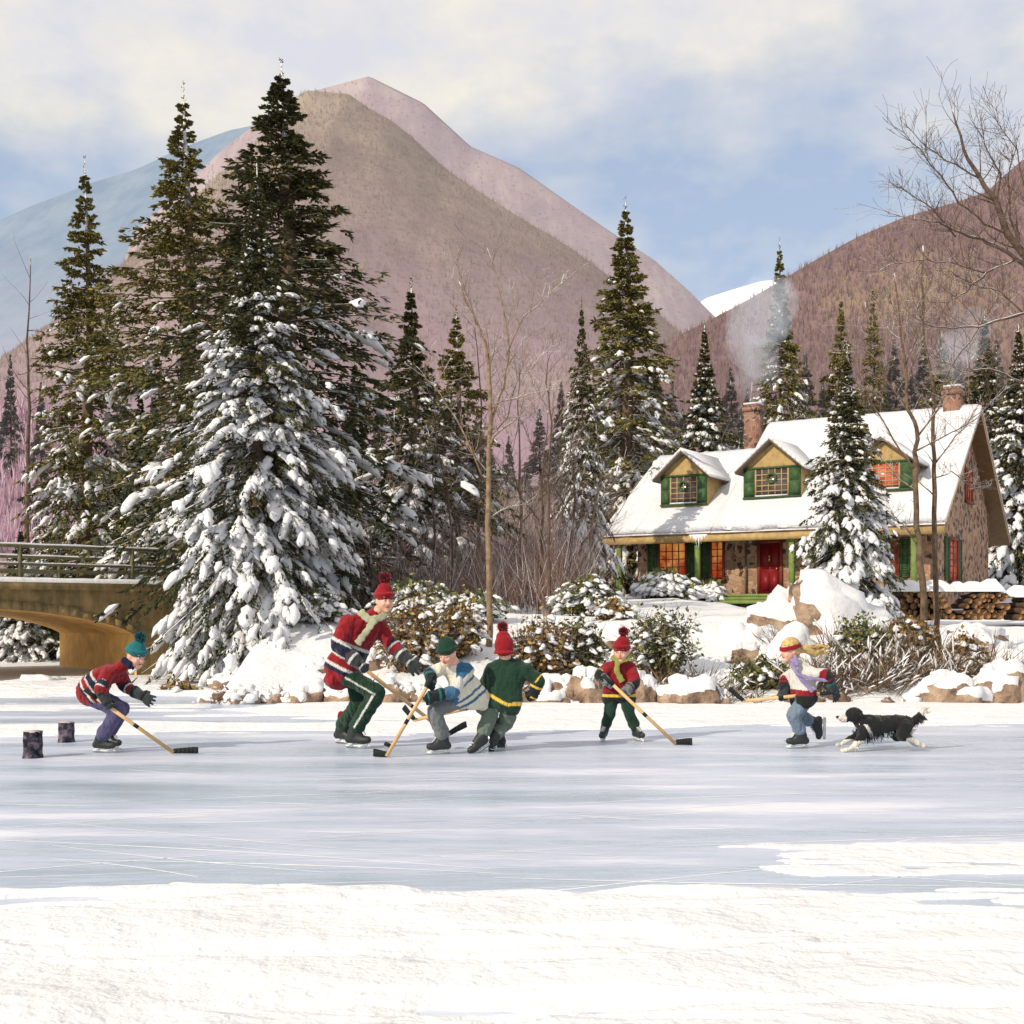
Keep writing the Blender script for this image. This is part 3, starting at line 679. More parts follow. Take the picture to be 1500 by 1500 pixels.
def reeds(px, Y, wpx, hpx, label, seed, n=260, snow=.3, mat='reed', nm='brush'):
    snow *= .45
    rg = np.random.default_rng(seed); W = wpx*Y/F/2; H = hpx*Y/F; X = xat(px, Y); z0 = hz(X, Y)
    o = empty(nm, (X, Y, z0-.02), label, 'brush')
    bx = rg.uniform(-W, W, n); by = rg.uniform(-.45, .45, n); bz = np.array([hz(X+a, Y+b)-z0 for a, b in zip(bx, by)])
    B = np.stack([bx, by, bz], 1); D = np.stack([rg.normal(0, .75, n), rg.normal(0, .4, n), rg.uniform(.4, 1, n)], 1)
    L = H*rg.uniform(.4, 1.15, n)*1.1; w = rg.uniform(.005, .011, n)
    V, q = blades(B, D, L, w, rg); link('stalks', npmesh('stalks', V, [q], [M[mat]]), o)
    m = int(n*snow); i = rg.integers(0, n, m); Dn = norm(D)[i]; u = rg.uniform(.1, .7, m)
    A = pads(B[i]+Dn*(L[i]*u)[:, None]+[0, 0, .012], Dn, L[i]*.3, np.full(m, .016), np.full(m, .011), rg, .1)
    link('snow_load', npmesh('snow_load', A[0], [A[1], A[2]], [M['treesnow']], True), o); return o
reeds(1245, 19.3, 150, 75, 'tangle of dry stalks on the shore just behind the dog', 1, 520, .8)
reeds(1330, 19.9, 150, 80, 'tangle of snow streaked stalks below the pair of bare trees', 2, 480, .8)
reeds(1185, 19.2, 90, 60, 'dry stalks on the shore behind the girl', 3, 260, .6)
reeds(1455, 20.3, 60, 70, 'tuft of brown grass between the boulders at the right', 4, 200, .2)
reeds(985, 19.2, 110, 50, 'dry grass behind the blade of the smallest red jersey player stick', 5, 240, .3)
reeds(1290, 20.9, 170, 75, 'russet stalks between the boulders and the bare trees', 6, 420, .5)
reeds(780, 19.5, 90, 50, 'yellow grass on the shore right of the green jersey player', 7, 160, .4)
reeds(1150, 21.4, 60, 40, 'thin grass tuft below the large boulder', 8, 90, .2)
reeds(1395, 21.0, 70, 60, 'dark grass tuft right of the bare tree trunks', 9, 200, .4)

# ---------------------------------------------------------------- rocks
def rock(px, pyb, wpx, hpx, label, seed, Y=None, cap=True, capt=.30, name='boulder', dy=1., group=None, skew=0, ex=-.12, sink=.12, am=1.):
    X_ = xat(px, 18.6)
    if Y is None: Y = shore(X_)+.12
    W = wpx*Y/F/2; H = hpx*Y/F; X = xat(px, Y)
    zc = CH+(HZ-pyb)*Y/F-sink*hpx*Y/F; zc = min(zc, hz(X, Y)-.10*hpx*Y/F)
    g = MB(); g.sph((0,0,0), 1, 40, 26); V = np.array(g.v); out = []
    for v in V:
        p = Vector(v); s = Vector((seed*3.7, seed*1.3, 0))
        r = 1+am*(.42*noise.noise(p*.9+s)+.22*noise.noise(p*2.1+s))+.07*noise.noise(p*5+s)
        c = noise.cell(p*1.9+s)*.16
        q = p*(r+c); z = q.z if q.z > 0 else q.z*.35
        out.append((q.x*W*.93+skew*z*W, q.y*W*dy*.8, z*H*.95))
    V = np.array(out); qd = np.array(g.q); t3 = np.array(g.t)
    me = npmesh(name, V, [qd, t3], [M['rock']], True); o = link(name, me, None, (X, Y, zc+.0)); tag(o, label, 'boulder', group)
    if cap:
        nn = np.zeros((len(V), 3)); me.vertices.foreach_get('normal', nv := np.zeros(len(V)*3, dtype=np.float32)); nn = nv.reshape(-1, 3)
        th = min(.10, .16*H+.02); C_ = V.copy()
        for i in range(len(V)):
            k = nn[i, 2]-capt+.65*noise.noise(Vector(V[i])*(3/W*.4)+Vector((seed, 0, 0)))+ex*nn[i, 0]
            if V[i, 2] < .12*H: k -= .3
            f = sm(k/.25+.3)
            C_[i] = V[i]+nn[i]*(-.03+(.03+th*.5)*f)+np.array([0, 0, th*.8*f])
        link('snow_cap', npmesh('snow_cap', C_, [qd, t3], [M['treesnow']], True), o)
    return o
rocks = [
 (258,1023,52,15,'small brown rock at the far left foot of the snow slope'),(305,1022,58,18,'flat brown rock, second from the left on the shore'),
 (352,1021,52,24,'brown rock in the middle of the snow slope foot'),(398,1020,40,17,'small dark rock left of the tallest player'),
 (445,1019,66,34,'snow capped tan rock just left of the tallest player legs'),(505,1016,50,24,'rock directly behind the tallest player shins'),
 (578,1016,80,34,'broad snow covered rock right of the tallest player knees'),(625,992,60,26,'rounded snowy rock behind the blue jersey player gloves'),
 (800,1024,64,34,'brown rock right of the green jersey player glove'),(858,1028,76,46,'snow topped tan rock left of the smallest red jersey player'),
 (938,1020,54,42,'tan rock behind the smallest red jersey player hip'),(1012,1030,84,38,'wide snow topped rock left of the girl stick blade'),
 (1052,1025,40,20,'small snowy stone below the girl stick blade'),(1390,1032,108,40,'long flat tan boulder at the shore behind the dog tail'),
 (1468,1018,100,62,'brown boulder at the shore near the right edge'),(60,1004,70,14,'dark flat stone under the bridge at the left'),(235,1024,30,10,'small stone on the ice edge by the left player hand'),
 (1345,1034,50,20,'low stone at the left end of the long flat boulder'),(730,1018,44,20,'small snowy stone between the blue and the green jersey players'),
 (1500,1024,40,26,'partly visible stone at the very right of the shore')]
for i, (px, pb, w, h, lab) in enumerate(rocks): rock(px, pb, w, h, lab, i+1, Y=None if px > 220 else 24.6, capt=.35 if i % 3 else .55, dy=.7)
rock(1205, 952, 225, 104, 'largest boulder, thickly covered with snow, in front of the red door', 31, Y=23.0, capt=.18, dy=.7, skew=-.15, ex=.75, am=.45, sink=0)
rock(1082, 962, 110, 62, 'slanting tan boulder with a snow top left of the largest boulder', 32, Y=22.2, capt=.35, dy=.6, skew=.35, ex=.35)
rock(1088, 968, 58, 26, 'small bare tan rock above the girl stick', 33, Y=20.8, capt=.8, dy=.6)
rock(1285, 972, 96, 66, 'rounded snowy boulder right of the girl ponytail', 34, Y=21.6, capt=.20, dy=.7)
rock(1440, 962, 100, 38, 'dark low boulder below the woodpile at the right', 35, Y=23.5, capt=.35, dy=.7)
rock(1148, 990, 110, 56, 'snow covered boulder directly behind the girl head', 36, Y=20.9, capt=-.1, dy=.6)
rock(1480, 985, 60, 28, 'small snow topped boulder at the right edge', 37, Y=21.8, capt=.2, dy=.7)
rock(1420, 935, 70, 22, 'small mossy stone on the slope below the stacked logs', 38, Y=26, capt=.4, dy=.7)

rq = random.Random(12); pebble = []
for i in range(34):
    px = rq.choice([rq.uniform(235, 480), rq.uniform(560, 1060), rq.uniform(700, 1060), rq.uniform(1150, 1460)]); X = xat(px, 18.8); Y = shore(X)+rq.uniform(-.05, .5)
    g = MB(); g.sph((0,0,0), 1, 14, 9); sd_ = rq.uniform(0, 50); w_ = rq.uniform(.06, .20)
    g.v = [tuple(Vector(v)*(1+.5*noise.noise(Vector(v)*1.3+Vector((sd_,0,0))))) for v in g.v]; g.v = [(a*w_, b*w_*.7, c_*w_*rq.uniform(.54, .56)) for a, b, c_ in g.v]
    o = link('stone', g.mesh('stone', M['rock2'], True)); o.location = (xat(px, Y), Y, hz(xat(px, Y), Y)+.02); o.rotation_euler = (0, 0, rq.uniform(0, 6))
    tag(o, 'small dark stone poking out of the snow along the shore', 'stone', 'small stones strung along the shore')
for i, (px, w_, h_) in enumerate([(330,40,22),(420,36,26),(520,40,34),(760,50,34),(830,40,36),(905,40,30),(1045,50,34),(1090,50,36)]):
    reeds(px, 18.75+.15*(i % 3), w_, h_, ['short dry tuft at the foot of the left snow slope','short tuft left of the tallest skater at the shore','dry tuft behind the tallest skater','dry tuft right of the green jersey skater','tuft beside the snow topped tan rock','tuft behind the smallest skater','tuft near the girl stick blade','tuft below the small bare tan rock'][i], 40+i, 90, .25)

rock(470, 990, 60, 26, 'snowy boulder half way up the snow slope left of the tallest skater', 51, Y=20.6, capt=.2, dy=.6)
rock(330, 965, 50, 14, 'small flat rock showing through the left snow slope', 52, Y=21.2, capt=.45, dy=.6)
rock(545, 985, 70, 30, 'snow topped rock behind the tallest skater hips', 53, Y=20.7, capt=.15, dy=.6)
rock(640, 940, 80, 26, 'snow rounded boulder between the bushes behind the skaters', 54, Y=22.2, capt=.0, dy=.6)
rock(905, 960, 80, 34, 'snowy boulder on the slope above the smallest skater', 55, Y=21.6, capt=.1, dy=.6)
rock(925, 985, 50, 26, 'tan rock with half snow cap above the smallest skater', 56, Y=20.2, capt=.4, dy=.6)
# ---------------------------------------------------------------- bridge
def stonemat(name, stops, scale, mortar=(.28,.22,.16), mw=.06, bmp=.8):
    m, nt, b = newmat(name)
    v = coords(nt); wv = N(nt, 'ShaderNodeTexNoise'); wv.inputs['Scale'].default_value = 2.2; nt.links.new(v, wv.inputs['Vector'])
    add = N(nt, 'ShaderNodeVectorMath', operation='MULTIPLY_ADD'); nt.links.new(wv.outputs['Color'], add.inputs[0])
    add.inputs[1].default_value = (.18,.18,.18); nt.links.new(v, add.inputs[2])
    vo = N(nt, 'ShaderNodeTexVoronoi'); vo.inputs['Scale'].default_value = scale; nt.links.new(add.outputs[0], vo.inputs['Vector'])
    ve = N(nt, 'ShaderNodeTexVoronoi', feature='DISTANCE_TO_EDGE'); ve.inputs['Scale'].default_value = scale; nt.links.new(add.outputs[0], ve.inputs['Vector'])
    sx = N(nt, 'ShaderNodeSeparateColor'); nt.links.new(vo.outputs['Color'], sx.inputs[0])
    r = ramp(nt, stops, sx.outputs[0]); e = ramp(nt, [(mw*.5, (0,0,0)), (mw*1.3, (1,1,1))], ve.outputs['Distance'])
    nz = noisetex(nt, v, scale*4, 4); c = mix(nt, e.outputs[0], mortar, r.outputs[0])
    c = mix(nt, math_(nt, 'MULTIPLY', nz, .45), c, (.10,.07,.05))
    nt.links.new(c, b.inputs['Base Color']); b.inputs['Roughness'].default_value = .9
    bump(nt, b, math_(nt, 'ADD', e.outputs[0], math_(nt, 'MULTIPLY', nz, .4)), bmp, .04); return m
def concrete():
    m, nt, b = newmat('weathered_bridge_concrete')
    v = wpos(nt, (1, 1, 1)); n1 = noisetex(nt, v, 1.6, 7, .65); v2 = wpos(nt, (2.5, 2.5, .5)); n2 = noisetex(nt, v2, 3, 5, .6)
    r = ramp(nt, [(.32,(.07,.06,.03)),(.48,(.19,.135,.055)),(.62,(.34,.23,.10))], math_(nt, 'ADD', math_(nt, 'MULTIPLY', n1, .6), math_(nt, 'MULTIPLY', n2, .4)))
    nt.links.new(r.outputs[0], b.inputs['Base Color']); b.inputs['Roughness'].default_value = .9
    bump(nt, b, n1, .8, .06); return m
M['concrete'] = concrete()
M['arch'] = plain('ochre_arch_underside', (.80,.48,.16), .9, .25, 3, .4, bdist=.03)
M['iron'] = plain('olive_painted_rail', (.13,.12,.06), .7, .3, 6, .3)
def bridge():
    Nn = Vector((-8.25, 27, 0)); d = Vector((.78, .6257, 0)); wv = Vector((-.6257, .78, 0)); W = 5.0
    def P(s, w, z): p = Nn+d*s+wv*w; return Vector((p.x, p.y, z))
    root = empty('stone_bridge', P(0, 0, 0), 'old arched stone and concrete bridge with snow along its deck', 'bridge')
    zt = 2.02; so = -6.8; n = 28
    arch = [(so*i/n*1.0, .93+.56*(1-((so*i/n+3.4)/3.4)**2)**.8 if abs(so*i/n+3.4) < 3.4 else .93) for i in range(n+1)]
    g = MB()
    for (w0, nn) in ((0, 1), (W, -1)):
        for i in range(n):
            (s0, z0), (s1, z1) = arch[i], arch[i+1]
            g.poly([P(s0, w0, z0), P(s1, w0, z1), P(s1, w0, zt), P(s0, w0, zt)])
        for a, b_ in ((0, 9), (so-6, so)):
            g.poly([P(a, w0, -.3), P(b_, w0, -.3), P(b_, w0, zt), P(a, w0, zt)])
    g.poly([P(so-6, 0, zt), P(9, 0, zt), P(9, W, zt), P(so-6, W, zt)])
    g.build('wall', M['concrete'], root, origin=root.location)
    g = MB()
    for i in range(n):
        (s0, z0), (s1, z1) = arch[i], arch[i+1]
        g.poly([P(s0, .0, z0), P(s0, W, z0), P(s1, W, z1), P(s1, .0, z1)])
    for s in (0, so): g.poly([P(s, 0, -.3), P(s, W, -.3), P(s, W, .93), P(s, 0, .93)])
    g.build('arch_vault', M['arch'], root, origin=root.location)
    g = MB(); rr = random.Random(3)   # projecting arch ring of rough stones
    for i in range(n):
        (s0, z0), (s1, z1) = arch[i], arch[i+1]; k = .16+rr.uniform(-.03, .04); o_ = -.03-rr.uniform(0, .02)
        a = [P(s0, o_, z0), P(s1, o_, z1), P(s1, .1, z1), P(s0, .1, z0), P(s0, o_, z0+k), P(s1, o_, z1+k), P(s1, .1, z1+k), P(s0, .1, z0+k)]
        g.box8(a)
    g.build('arch_ring', M['concrete'], root, origin=root.location)
    g = MB()
    for w0 in (-.10, W-.15): g.box8([P(so-6, w0, zt-.13), P(9, w0, zt-.13), P(9, w0+.25, zt-.13), P(so-6, w0+.25, zt-.13), P(so-6, w0, zt+.02), P(9, w0, zt+.02), P(9, w0+.25, zt+.02), P(so-6, w0+.25, zt+.02)])
    g.build('coping', M['concrete'], root, origin=root.location)
    g = MB(); m_ = 60; V = []
    for i in range(m_+1):
        s = so-6+(9-so+6)*i/m_
        for w0, z in ((-.13, .02), (-.12, .07), (-.04, .12), (.3, .13), (W, .13)):
            V.append(P(s, w0+.02*noise.noise((s*2, w0, 0)), zt+z+.025*noise.noise((s*1.7, w0, 3))*(z > .03)))
    g.v = V
    for i in range(m_):
        for k in range(4): g.face([i*5+k, (i+1)*5+k, (i+1)*5+k+1, i*5+k+1])
    g.build('deck_snow', M['treesnow'], root, True, origin=root.location)
    for w0 in (.12, W-.12):
        for s in [-14.7, -12.2, -9.8, -7.3, -4.9, -2.45, -.05, 2.4, 4.9, 7.2]:
            g = MB(); g.bar(P(s, w0, zt), P(s, w0, zt+.78), .075, .075); g.build('rail_post', M['iron'], root, origin=root.location)
        g = MB()
        for z, r in ((.78, .04), (.40, .028), (.27, .028)): g.tube([P(so-8, w0, zt+z), P(9, w0, zt+z)], r, 8)
        g.build('rail', M['iron'], root, True, origin=root.location)
        g = MB()
        for z, r in ((.815, .034), (.425, .022)):
            g.tube([P(-14.8+k*.4, w0, zt+z+.006*math.sin(k*2.3)) for k in range(60)], [r*(.8+.3*math.sin(k*1.7)**2) for k in range(60)], 6)
        g.build('rail_snow', M['treesnow'], root, True, origin=root.location)
bridge()

# ---------------------------------------------------------------- the stone house
M['stone'] = stonemat('fieldstone_wall', [(0,(.03,.02,.018)),(.28,(.07,.04,.03)),(.32,(.38,.19,.11)),(.6,(.56,.34,.22)),(.8,(.28,.13,.08)),(1,(.56,.37,.26))], 5.0, (.55,.38,.25), .05)
M['chimney'] = stonemat('fieldstone_chimney', [(0,(.06,.03,.025)),(.4,(.30,.12,.08)),(.8,(.40,.20,.14)),(1,(.2,.09,.06))], 5.2, (.45,.33,.25), .06)
M['ochre'] = plain('ochre_painted_boards', (.42,.29,.12), .8, .22, 5, .2)
M['green'] = plain('green_painted_wood', (.045,.095,.035), .65, .35, 7, .3)
M['post'] = plain('olive_green_post', (.16,.22,.06), .65, .2, 6, .2)
M['redpaint'] = plain('red_door_paint', (.20,.010,.014), .5, .12, 5, .1)
M['redframe'] = plain('dark_red_frame', (.20,.045,.025), .6, .2, 6)
M['tan'] = plain('tan_wood_soffit', (.42,.28,.15), .8, .15, 6, .2)
M['brass'] = plain('brass', (.75,.5,.12), .3, .1, 5, metal=1)
M['void'] = plain('unlit_room', (.02,.018,.016), .5, .1, 3)
M['shing'] = plain('roof_boards', (.14,.10,.07), .9, .2, 8, .3)
def glow(name, c0, c1, st):
    m, nt, b = newmat(name); v = coords(nt); n = noisetex(nt, v, 1.4, 3)
    r = ramp(nt, [(.4, c0), (.62, c1)], n); nt.links.new(r.outputs[0], b.inputs['Base Color']); nt.links.new(r.outputs[0], b.inputs['Emission Color'])
    b.inputs['Emission Strength'].default_value = st; b.inputs['Roughness'].default_value = .25; return m
M['glow'] = glow('lamplit_window', (.42,.05,.012), (.90,.40,.10), .45)
M['glowred'] = glow('curtained_window', (.20,.03,.015), (.60,.13,.05), .25)
M['pane'] = plain('dusky_window_glass', (.10,.085,.07), .15, .5, 2.5, spec=.6)
ea, eb = Vector((.848, -.530, 0)), Vector((.530, .848, 0)); HO = Vector((14.42, 41, 0))
def HP(s, b, z): p = HO-ea*s+eb*b; return Vector((p.x, p.y, z))
def s_of(px, b): k = (px-750)/F; return (14.42+.53*b-k*(41+.848*b))/(.848+.53*k)
def b_of(px, s=.5): k = (px-750)/F; return (k*(41+.53*s)-14.42+.848*s)/(.53-.848*k)
def z_of(py, s, b): return CH+(HZ-py)*HP(s, b, 0).y/F
def hbox(g, s0, s1, b0, b1, z0, z1, m=0): g.box8([HP(s1,b0,z0), HP(s0,b0,z0), HP(s0,b1,z0), HP(s1,b1,z0), HP(s1,b0,z1), HP(s0,b0,z1), HP(s0,b1,z1), HP(s1,b1,z1)], m)
house = empty('stone_house', HP(6, 3, 1.8), 'fieldstone house with snowy roof, three dormers, green shutters and red door', 'house')
HL = house.location
def part(g, name, mat, parent=None, smooth=False):
    o = g.build(name, mat, parent or house, smooth, origin=HL)
    return o
GZ, EZ = 1.5, 4.42
def wallbox(name, s0, s1, b0, b1, rb, rz, eb_, slope, front_holes=()):
    g = MB(); zf = EZ+.82*b0-.12 if slope is None else slope(b0)
    zr = slope(b1)
    prof = [(b0, GZ), (b0, slope(b0)), (rb, rz), (b1, zr), (b1, GZ)]
    A = [HP(s0, b, z) for b, z in prof]; B = [HP(s1, b, z) for b, z in prof]
    g.poly(A[::-1]); g.poly(B)
    for i in range(4): g.poly([A[i], A[i+1], B[i+1], B[i]])
    return part(g, name, M['stone'])
RB, RZ = 5.85, 9.05; sl_m = lambda b: (EZ+(RZ-EZ)*b/RB if b <= RB else RZ-(RZ-EZ)*(b-RB)/RB)-.12
WB, WZ = 5.26, 7.95; sl_w = lambda b: (EZ+(WZ-EZ)*b/WB if b <= WB else WZ-(WZ-EZ)*(b-WB)/WB)-.12
wallbox('wall', .55, 8.0, 1.5, 10.2, RB, RZ-.12, 0, sl_m)
wallbox('wall', 8.0, 12.1, 1.56, 9.0, WB, WZ-.12, 0, sl_w)
def roofslab(name, s0, s1, sl, rb, be, th, lift, mat, smooth=False, over=0, bumpy=0, ns=1, nb=1, ends=True, rough=0):
    """both slopes of a gable roof as one closed slab"""
    prof = []
    K = max(nb, 1)
    for k in range(K+1): prof.append(-over+(rb+over)*k/K)
    for k in range(1, K+1): prof.append(rb+(be+over-rb)*k/K)
    V = []; n = len(prof)
    for i in range(ns+1):
        s = s0+(s1-s0)*i/ns
        for layer in (0, 1):
            for b in prof:
                z = sl(b)+lift+(th if layer else 0)
                if layer and bumpy:
                    z += bumpy*noise.noise((s*.8, b*.7, 4))+bumpy*.4*noise.noise((s*2.6, b*2.4, 9))
                    if b in (prof[0], prof[-1]) or (i in (0, ns)): z -= th*.5
                bb = b+(rough*noise.noise((s*1.9, 3, layer)) if b in (prof[0], prof[-1]) else 0)
                V.append(HP(s, bb, z))
    g = MB(); g.v = [tuple(v) for v in V]
    st = 2*n
    for i in range(ns):
        for j in range(n-1):
            a = i*st+j; g.face([a, a+1, a+st+1, a+st]); a += n; g.face([a, a+st, a+st+1, a+1])
        for j in (0, n-1): a = i*st+j; g.face([a, a+n, a+n+st, a+st])
    for i in (0, ns):
        for j in range(n-1): a = i*st+j; g.face([a, a+1, a+n+1, a+n])
    return part(g, name, mat, smooth=smooth)
r1 = roofslab('roof', -.02, 8.27, sl_m, RB, 2*RB, .20, .0, M['tan'])
r2 = roofslab('roof', 8.27, 12.93, sl_w, WB, 2*WB, .20, -.0, M['tan'])
roofslab('roof_snow', -.05, 8.30, sl_m, RB, 2*RB, .17, .205, M['roofsnow'], False, .10, .035, 60, 26, rough=.12)
roofslab('roof_snow', 8.32, 12.96, sl_w, WB, 2*WB, .17, .205, M['roofsnow'], False, .10, .035, 40, 22, rough=.12)
g = MB()
hbox(g, .0, 12.93, -.06, .10, EZ-.30, EZ-.06); hbox(g, -.02, 12.95, .1, .2, EZ-.22, EZ-.10)
part(g, 'fascia', M['ochre'])
g = MB(); hbox(g, .3, 12.5, .15, 1.5, EZ-.16, EZ-.12); part(g, 'porch_ceiling', M['tan'])
# porch
FL = 2.17
g = MB(); hbox(g, .5, 10.2, .05, 1.52, FL-.12, FL); part(g, 'porch_floor', M['post'])
g = MB(); hbox(g, 4.6, 8.6, -.55, .02, FL-.36, FL-.24); hbox(g, 4.7, 8.5, -.2, .04, FL-.24, FL-.12); part(g, 'porch_step', M['post'])
g = MB(); hbox(g, .6, 10.1, .2, 1.5, GZ, FL-.12); part(g, 'foundation', M['stone'])
for px in (907, 1022, 1160, 1339):
    s = s_of(px, .2); g = MB(); hbox(g, s-.09, s+.09, .12, .30, GZ if px < 1000 else FL, EZ-.28)
    hbox(g, s-.12, s+.12, .09, .33, EZ-.36, EZ-.29); o = part(g, 'porch_post', M['post'])
g = MB()
for k in range(16):
    s = s_of(1010+k*1.7, -.05); rr = .012+.02*abs(math.sin(k*2.1)); h = .1+.45*abs(math.sin(k*1.3+.5))*math.exp(-((k-7)/5)**2)
    p = HP(s, -.05, EZ-.02); g.tube([p, p-Vector((0,0,h*.6)), p-Vector((0,0,h))], [rr+.012, rr*.6, .003], 6)
part(g, 'icicles', plain('icicle', (.75,.78,.82), .2, .1, 4))
def window(s0, s1, z0, z1, b, frame, glass, cols, rows, plane='front', fw=.09):
    """frame part with pane and mullion sub-parts; plane front: constant b ; side: constant s"""
    def bx(g, a0, a1, z0_, z1_, d0, d1):
        if plane == 'front': hbox(g, a0, a1, b-d1, b-d0, z0_, z1_)
        else: g.box8([HP(b-d1, a0, z0_), HP(b-d1, a1, z0_), HP(b-d0, a1, z0_), HP(b-d0, a0, z0_), HP(b-d1, a0, z1_), HP(b-d1, a1, z1_), HP(b-d0, a1, z1_), HP(b-d0, a0, z1_)])
    g = MB()
    bx(g, s0, s1, z1-fw, z1, -.02, .07); bx(g, s0, s1, z0, z0+fw*.7, -.02, .07); bx(g, s0, s0+fw, z0+fw*.7, z1-fw, -.02, .068); bx(g, s1-fw, s1, z0+fw*.7, z1-fw, -.02, .068)
    f = part(g, 'window', frame)
    g = MB(); bx(g, s0+fw, s1-fw, z0+fw*.7, z1-fw, -.02, .012); part(g, 'pane', glass, f)
    g = MB(); a0, a1, c0, c1 = s0+fw, s1-fw, z0+fw*.7, z1-fw
    for i in range(1, cols): x = a0+(a1-a0)*i/cols; bx(g, x-.016, x+.016, c0, c1, .012, .040)
    for i in range(1, rows): z = c0+(c1-c0)*i/rows; bx(g, a0, a1, z-.016, z+.016, .012, .036)
    part(g, 'muntins', frame if glass is not M['pane'] else M['tan'], f)
    g = MB(); bx(g, s0-.04, s1+.04, z0-.07, z0-.002, 0, .13); part(g, 'sill', frame, f)
    return f, bx
def shutter(bx, s0, s1, z0, z1):
    g = MB(); fw = .06
    bx(g, s0, s1, z0, z1, .003, .03)
    for a, c in ((s0, s0+fw), (s1-fw, s1)): bx(g, a, c, z0, z1, .03, .055)
    for z in (z0, (z0+z1)/2-fw/2, z1-fw): bx(g, s0+fw, s1-fw, z, z+fw, .03, .053)
    k = int((z1-z0)/.09)
    for i in range(k):
        z = z0+fw+(z1-z0-2*fw)*i/k; bx(g, s0+fw, s1-fw, z+.01, z+.05, .03, .040)
    return part(g, 'shutter', M['green'])
b0 = 1.5
def W(px0, px1, y0, y1, fr, gl, c, r, b=b0):
    sa, sb = s_of(px1, b), s_of(px0, b); sm_ = (sa+sb)/2
    return window(sa, sb, z_of(y1, sm_, b), z_of(y0, sm_, b), b, fr, gl, c, r)
def SH(bx, px0, px1, y0, y1, b=b0):
    sa, sb = s_of(px1, b), s_of(px0, b); m_ = (sa+sb)/2
    return shutter(bx, sa, sb, z_of(y1, m_, b), z_of(y0, m_, b))
f, bx = W(964, 1007, 793, 856, M['redframe'], M['glow'], 4, 5, 1.56); SH(bx, 949, 963, 793, 856, 1.56); SH(bx, 1008, 1020, 793, 856, 1.56)
f, bx = W(1040, 1062, 791, 848, M['redframe'], M['glow'], 2, 5, 1.56); SH(bx, 1026, 1039, 791, 848, 1.56)
f, bx = W(1286, 1318, 788, 842, M['redframe'], M['glowred'], 3, 5); SH(bx, 1319, 1333, 787, 846); SH(bx, 1272, 1285, 788, 842)
g = MB(); s_ = s_of(1093, 1.45); g.tube([HP(s_, 1.42, GZ+.4), HP(s_, 1.42, EZ-.3)], .04, 8); part(g, 'downpipe', M['shing'])
# door
sa, sb = s_of(1143, b0), s_of(1114, b0)
g = MB(); hbox(g, sa, sb, b0-.05, b0+.02, FL, 4.08)
for (c0, c1, z0, z1) in ((.1,.46,.15,.8),(.54,.9,.15,.8),(.1,.46,.95,1.75),(.54,.9,.95,1.75)):
    w_ = sb-sa; hbox(g, sa+w_*c0, sa+w_*c1, b0-.07, b0-.051, FL+z0, FL+z1)
door = part(g, 'door', M['redpaint'])
g = MB(); hbox(g, sa-.1, sa, b0-.08, b0+.01, FL, 4.18); hbox(g, sb, sb+.1, b0-.08, b0+.01, FL, 4.18); hbox(g, sa, sb, b0-.078, b0+.01, 4.08, 4.18); part(g, 'door_frame', M['redframe'], door)
g = MB(); c = HP((sa+sb)/2, b0-.10, FL+1.42); g.sph(c, .035); g.bar(c-Vector((0,0,.02)), c-Vector((0,0,.2)), .05, .03); part(g, 'knocker', M['brass'], door)
g = MB(); c = HP(sa+.1, b0-.11, FL+.95); g.sph(c, .04); part(g, 'handle', M['brass'], door)
g = MB(); hbox(g, sa-.18, sb+.18, b0-.16, b0, 4.20, 4.28); part(g, 'lintel', M['tan'])
# gable end windows (right hand wall)
f, bx = window(b_of(1391), b_of(1404), 2.62, 4.2, .55, M['redframe'], M['glowred'], 2, 6, 'side')
shutter(bx, b_of(1391)-.62, b_of(1391)-.04, 2.62, 4.2); shutter(bx, b_of(1404)+.04, b_of(1404)+.62, 2.62, 4.2)
f, bx = window(b_of(1415), b_of(1425), 5.7, 6.95, .55, M['redframe'], M['glowred'], 3, 3, 'side')
